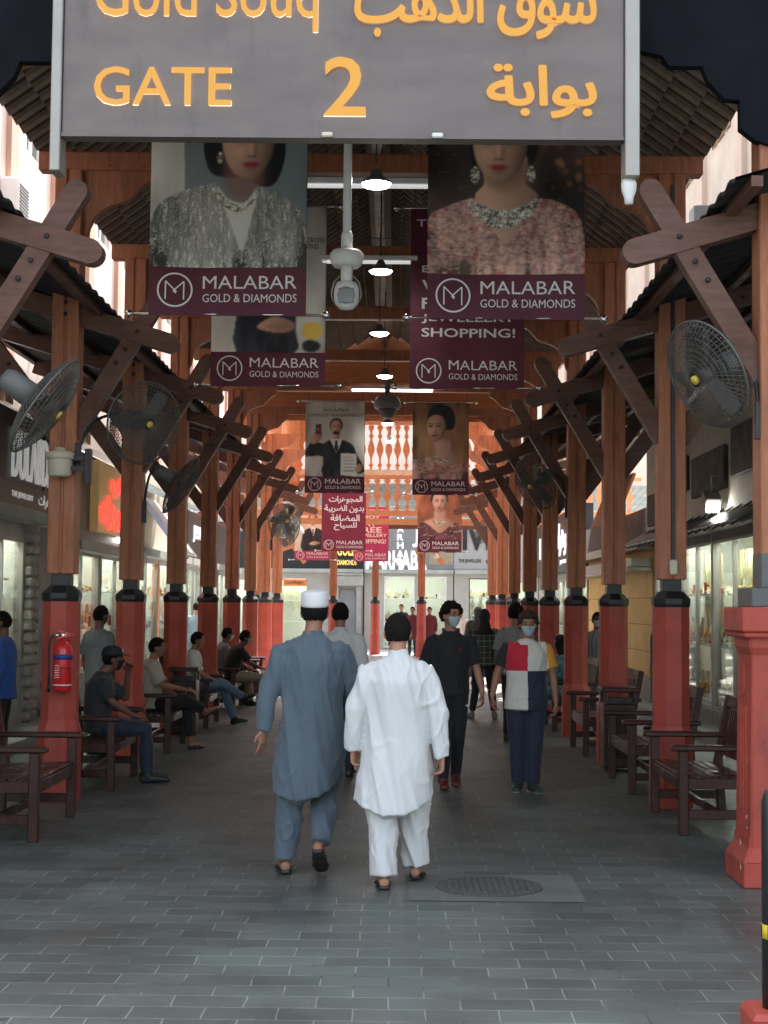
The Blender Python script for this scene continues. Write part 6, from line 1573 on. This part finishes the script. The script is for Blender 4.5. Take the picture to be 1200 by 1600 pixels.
x, _ = P(811, 1080, 19.0); person('standing dark-haired person in grey, half hidden behind the colour block T-shirt man', (x, 19.6, 0), R(-20), 1.72, vox=.01, skin=SKINM, hairstyle='curly', top=dict(mat=GREYB, hem=.85, ease=.02, sleeve=.45), trousers=dict(mat=BLKC), shoes=('shoe', DARKSHOE))
x, _ = P(940, 1120, 22); person('person in a black and white striped shirt between two right posts', (x, 22.5, 0), R(185), 1.62, vox=.01, skin=SKIND, mask=MASKB, hairstyle='short',
       top=dict(mat=stripes(), hem=.80, ease=.03, sleeve=.5), trousers=dict(mat=BLKC), shoes=('shoe', WHITEP))
x, _ = P(1022, 1080, 21.5); person('dark clad person by the ochre wall, mostly hidden behind a right pedestal', (x + .1, 21.5, 0), R(60), 1.70, vox=.01, skin=SKINM, top=dict(mat=cloth('slate_cloth', (.05, .06, .08)), hem=.8, ease=.03, sleeve=.6), trousers=dict(mat=BLKC), shoes=('shoe', DARKSHOE))
x, _ = P(306, 1030, 34); person('distant person in pale blue clothes walking between left posts', (x, 34, 0), R(10), 1.7, vox=.014, skin=SKIN, top=dict(mat=cloth('pale_blue_cloth', (.25, .33, .42)), hem=.85, ease=.03, sleeve=.5), trousers=dict(mat=cloth('jeans', (.12, .19, .28)), r=(.1, .07, .06)), shoes=('shoe', WHITEP))
# standing on the left behind the benches
x, _ = P(150, 1150, 17.2); person('man in grey T-shirt standing behind the man in the black cap, seen from behind', (x, 17.3, 0), R(-40), 1.66, vox=.009, skin=SKIND, top=dict(mat=cloth('grey_jersey', (.17, .19, .20)), hem=.84, ease=.03, sleeve=.42), trousers=dict(mat=BLKC), shoes=('shoe', DARKSHOE))
x, _ = P(184, 1150, 18.4); person('man in beige shirt standing, half hidden behind the second left pedestal', (x, 18.6, 0), R(-60), 1.66, vox=.009, skin=SKINM, torso=1.1, top=dict(mat=cloth('beige_cloth', (.40, .36, .29)), hem=.84, ease=.03, sleeve=.42), trousers=dict(mat=BLKC), shoes=('shoe', DARKSHOE))
x, _ = P(2, 1150, 15.5); person('man in bright blue shirt cut by the left edge of the photo', (x - .03, 15.6, 0), R(90), 1.6, vox=.009, skin=SKIND, top=dict(mat=cloth('bright_blue_cloth', (.02, .07, .28)), hem=.8, ease=.03, sleeve=.9), trousers=dict(mat=BLKC), shoes=('shoe', DARKSHOE))

# --- seated: local facing +Y, seat height .45 ; pelvis at origin-ish
def seat(**k):
    d = dict(pel=(0, .0, .55), hipL=(-.09, .03, .53), hipR=(.09, .03, .53), kneeL=(-.12, .45, .52), kneeR=(.12, .45, .52), ankL=(-.12, .47, .09), ankR=(.12, .47, .09), toeL=(-.14, .65, .03), toeR=(.14, .65, .03),
             waist=(0, -.02, .70), chest=(0, .0, .90), neck=(0, .03, 1.07), head=(0, .08, 1.215), shL=(-.18, .01, 1.01), shR=(.18, .01, 1.01), elL=(-.23, .08, .76), elR=(.23, .08, .76), wrL=(-.14, .30, .64), wrR=(.14, .30, .64), hdL=(.1, 1, -.15), hdR=(-.1, 1, -.15), thL=(1, 0, .2), thR=(-1, 0, .2))
    d.update(k); return d
def sitter(label, x, y, rz, J, **k):
    return person(label, (x, y, 0), rz, 1.75 * .97, seat(**J), **k)
def ballcap(t, j, Mh):
    mb = MB(); c = j['head']
    mb.lathe([(.101, .03), (.103, .06), (.09, .10), (.06, .128), (.0002, .138)], 24, c + V(0, -.01, 0), M=Mh @ Matrix.Diagonal((.86, 1.04, 1)))
    mb.loft([c + Mh @ V(0, .06, .048), c + Mh @ V(0, .12, .043), c + Mh @ V(0, .17, .028)], [(.072, .008), (.066, .007), (.035, .005)], n=16)
    cp = mb.build('baseball_cap', mat('black_cap', (.012, .012, .014), .7, .1), t)
    mb = MB(); mb.ball(c + Mh @ V(0.02, .088, .085), (.03, .008, .018), 8); mb.build('cap_emblem', WHITEP, cp)
DJ = cloth('dark_jeans', (.014, .022, .04))
sitter('seated man in black cap, black mask and dark grey T-shirt on a left bench', -2.80, 14.70, R(-78),
       dict(head=(0, .12, 1.20), elR=(.22, .10, .80), wrR=(.15, .32, .66), elL=(-.24, .26, .80), wrL=(-.14, .27, 1.06), hdL=(.45, .1, .6), thL=(0, -1, .4)), vox=.0065, cv=.008, skin=SKIND, mask=MASKK, hairstyle='short', yaw=R(6),
       top=dict(name='tshirt', mat=cloth('charcoal_tshirt', (.022, .024, .027)), hem=.5, ease=.02, sleeve=.42), trousers=dict(mat=DJ, r=(.1, .075, .06)), shoes=('shoe', DARKSHOE), extra=ballcap)
sitter('seated man in beige shirt with one leg crossed, half behind the second left pedestal', -2.85, 18.0, R(-85),
       dict(kneeR=(.10, .42, .60), ankR=(-.08, .66, .46), toeR=(-.06, .84, .50), kneeL=(-.10, .43, .52), ankL=(-.10, .50, .09), wrR=(.10, .42, .72), elR=(.22, .16, .78)), vox=.008, skin=SKINM, torso=1.15,
       top=dict(mat=MATS['beige_cloth'], hem=.5, ease=.03, sleeve=.45), trousers=dict(mat=BLKC, r=(.115, .08, .065), end=.85), shoes=('sandal', DARKSHOE))
sitter('seated man in light blue jeans stretching his legs, behind the litter bin', -2.85, 21.7, R(-85),
       dict(kneeR=(.10, .44, .60), ankR=(-.05, .74, .40), toeR=(-.03, .92, .42), kneeL=(-.10, .45, .52), ankL=(-.12, .62, .09), toeL=(-.12, .80, .03)), vox=.009, skin=SKINM,
       top=dict(mat=WHITEK, hem=.5, ease=.03, sleeve=.5), trousers=dict(mat=MATS['jeans'], r=(.1, .075, .06)), shoes=('shoe', DARKSHOE, WHITEP))
sitter('seated masked man in grey shirt behind the man in the black T-shirt', -2.85, 25.6, R(-70), {}, vox=.010, skin=SKIND, mask=MASKB, top=dict(mat=MATS['grey_jersey'], hem=.5, ease=.03, sleeve=.5), trousers=dict(mat=cloth('khaki_cloth', (.30, .26, .19))), shoes=('shoe', DARKSHOE))
sitter('seated man in black T-shirt and khaki trousers leaning forward, mask on', -2.6, 24.9, R(-80), dict(chest=(0, .06, .90), neck=(0, .13, 1.05), head=(0, .2, 1.18), shL=(-.18, .10, 1.0), shR=(.18, .10, 1.0), elR=(.22, .25, .78), wrR=(.1, .45, .68)), vox=.009, skin=SKIND, mask=MASKB,
       top=dict(mat=BLKC, hem=.5, ease=.02, sleeve=.42), trousers=dict(mat=MATS['khaki_cloth'], r=(.1, .078, .062)), shoes=('shoe', DARKSHOE))
FLOR = mat('teal_floral_cloth', (.01, .08, .11), .8, .5, 14, col2=(.16, .42, .46))
sitter('seated person in teal floral clothes behind the colour block T-shirt man', 2.42, 21.7, R(80), {}, vox=.010, skin=SKINM, hairstyle='hijab', hair=BLKC, top=dict(mat=FLOR, hem=.46, ease=.05, sleeve=.9), trousers=dict(mat=FLOR, r=(.13, .11, .1)), shoes=('shoe', DARKSHOE))
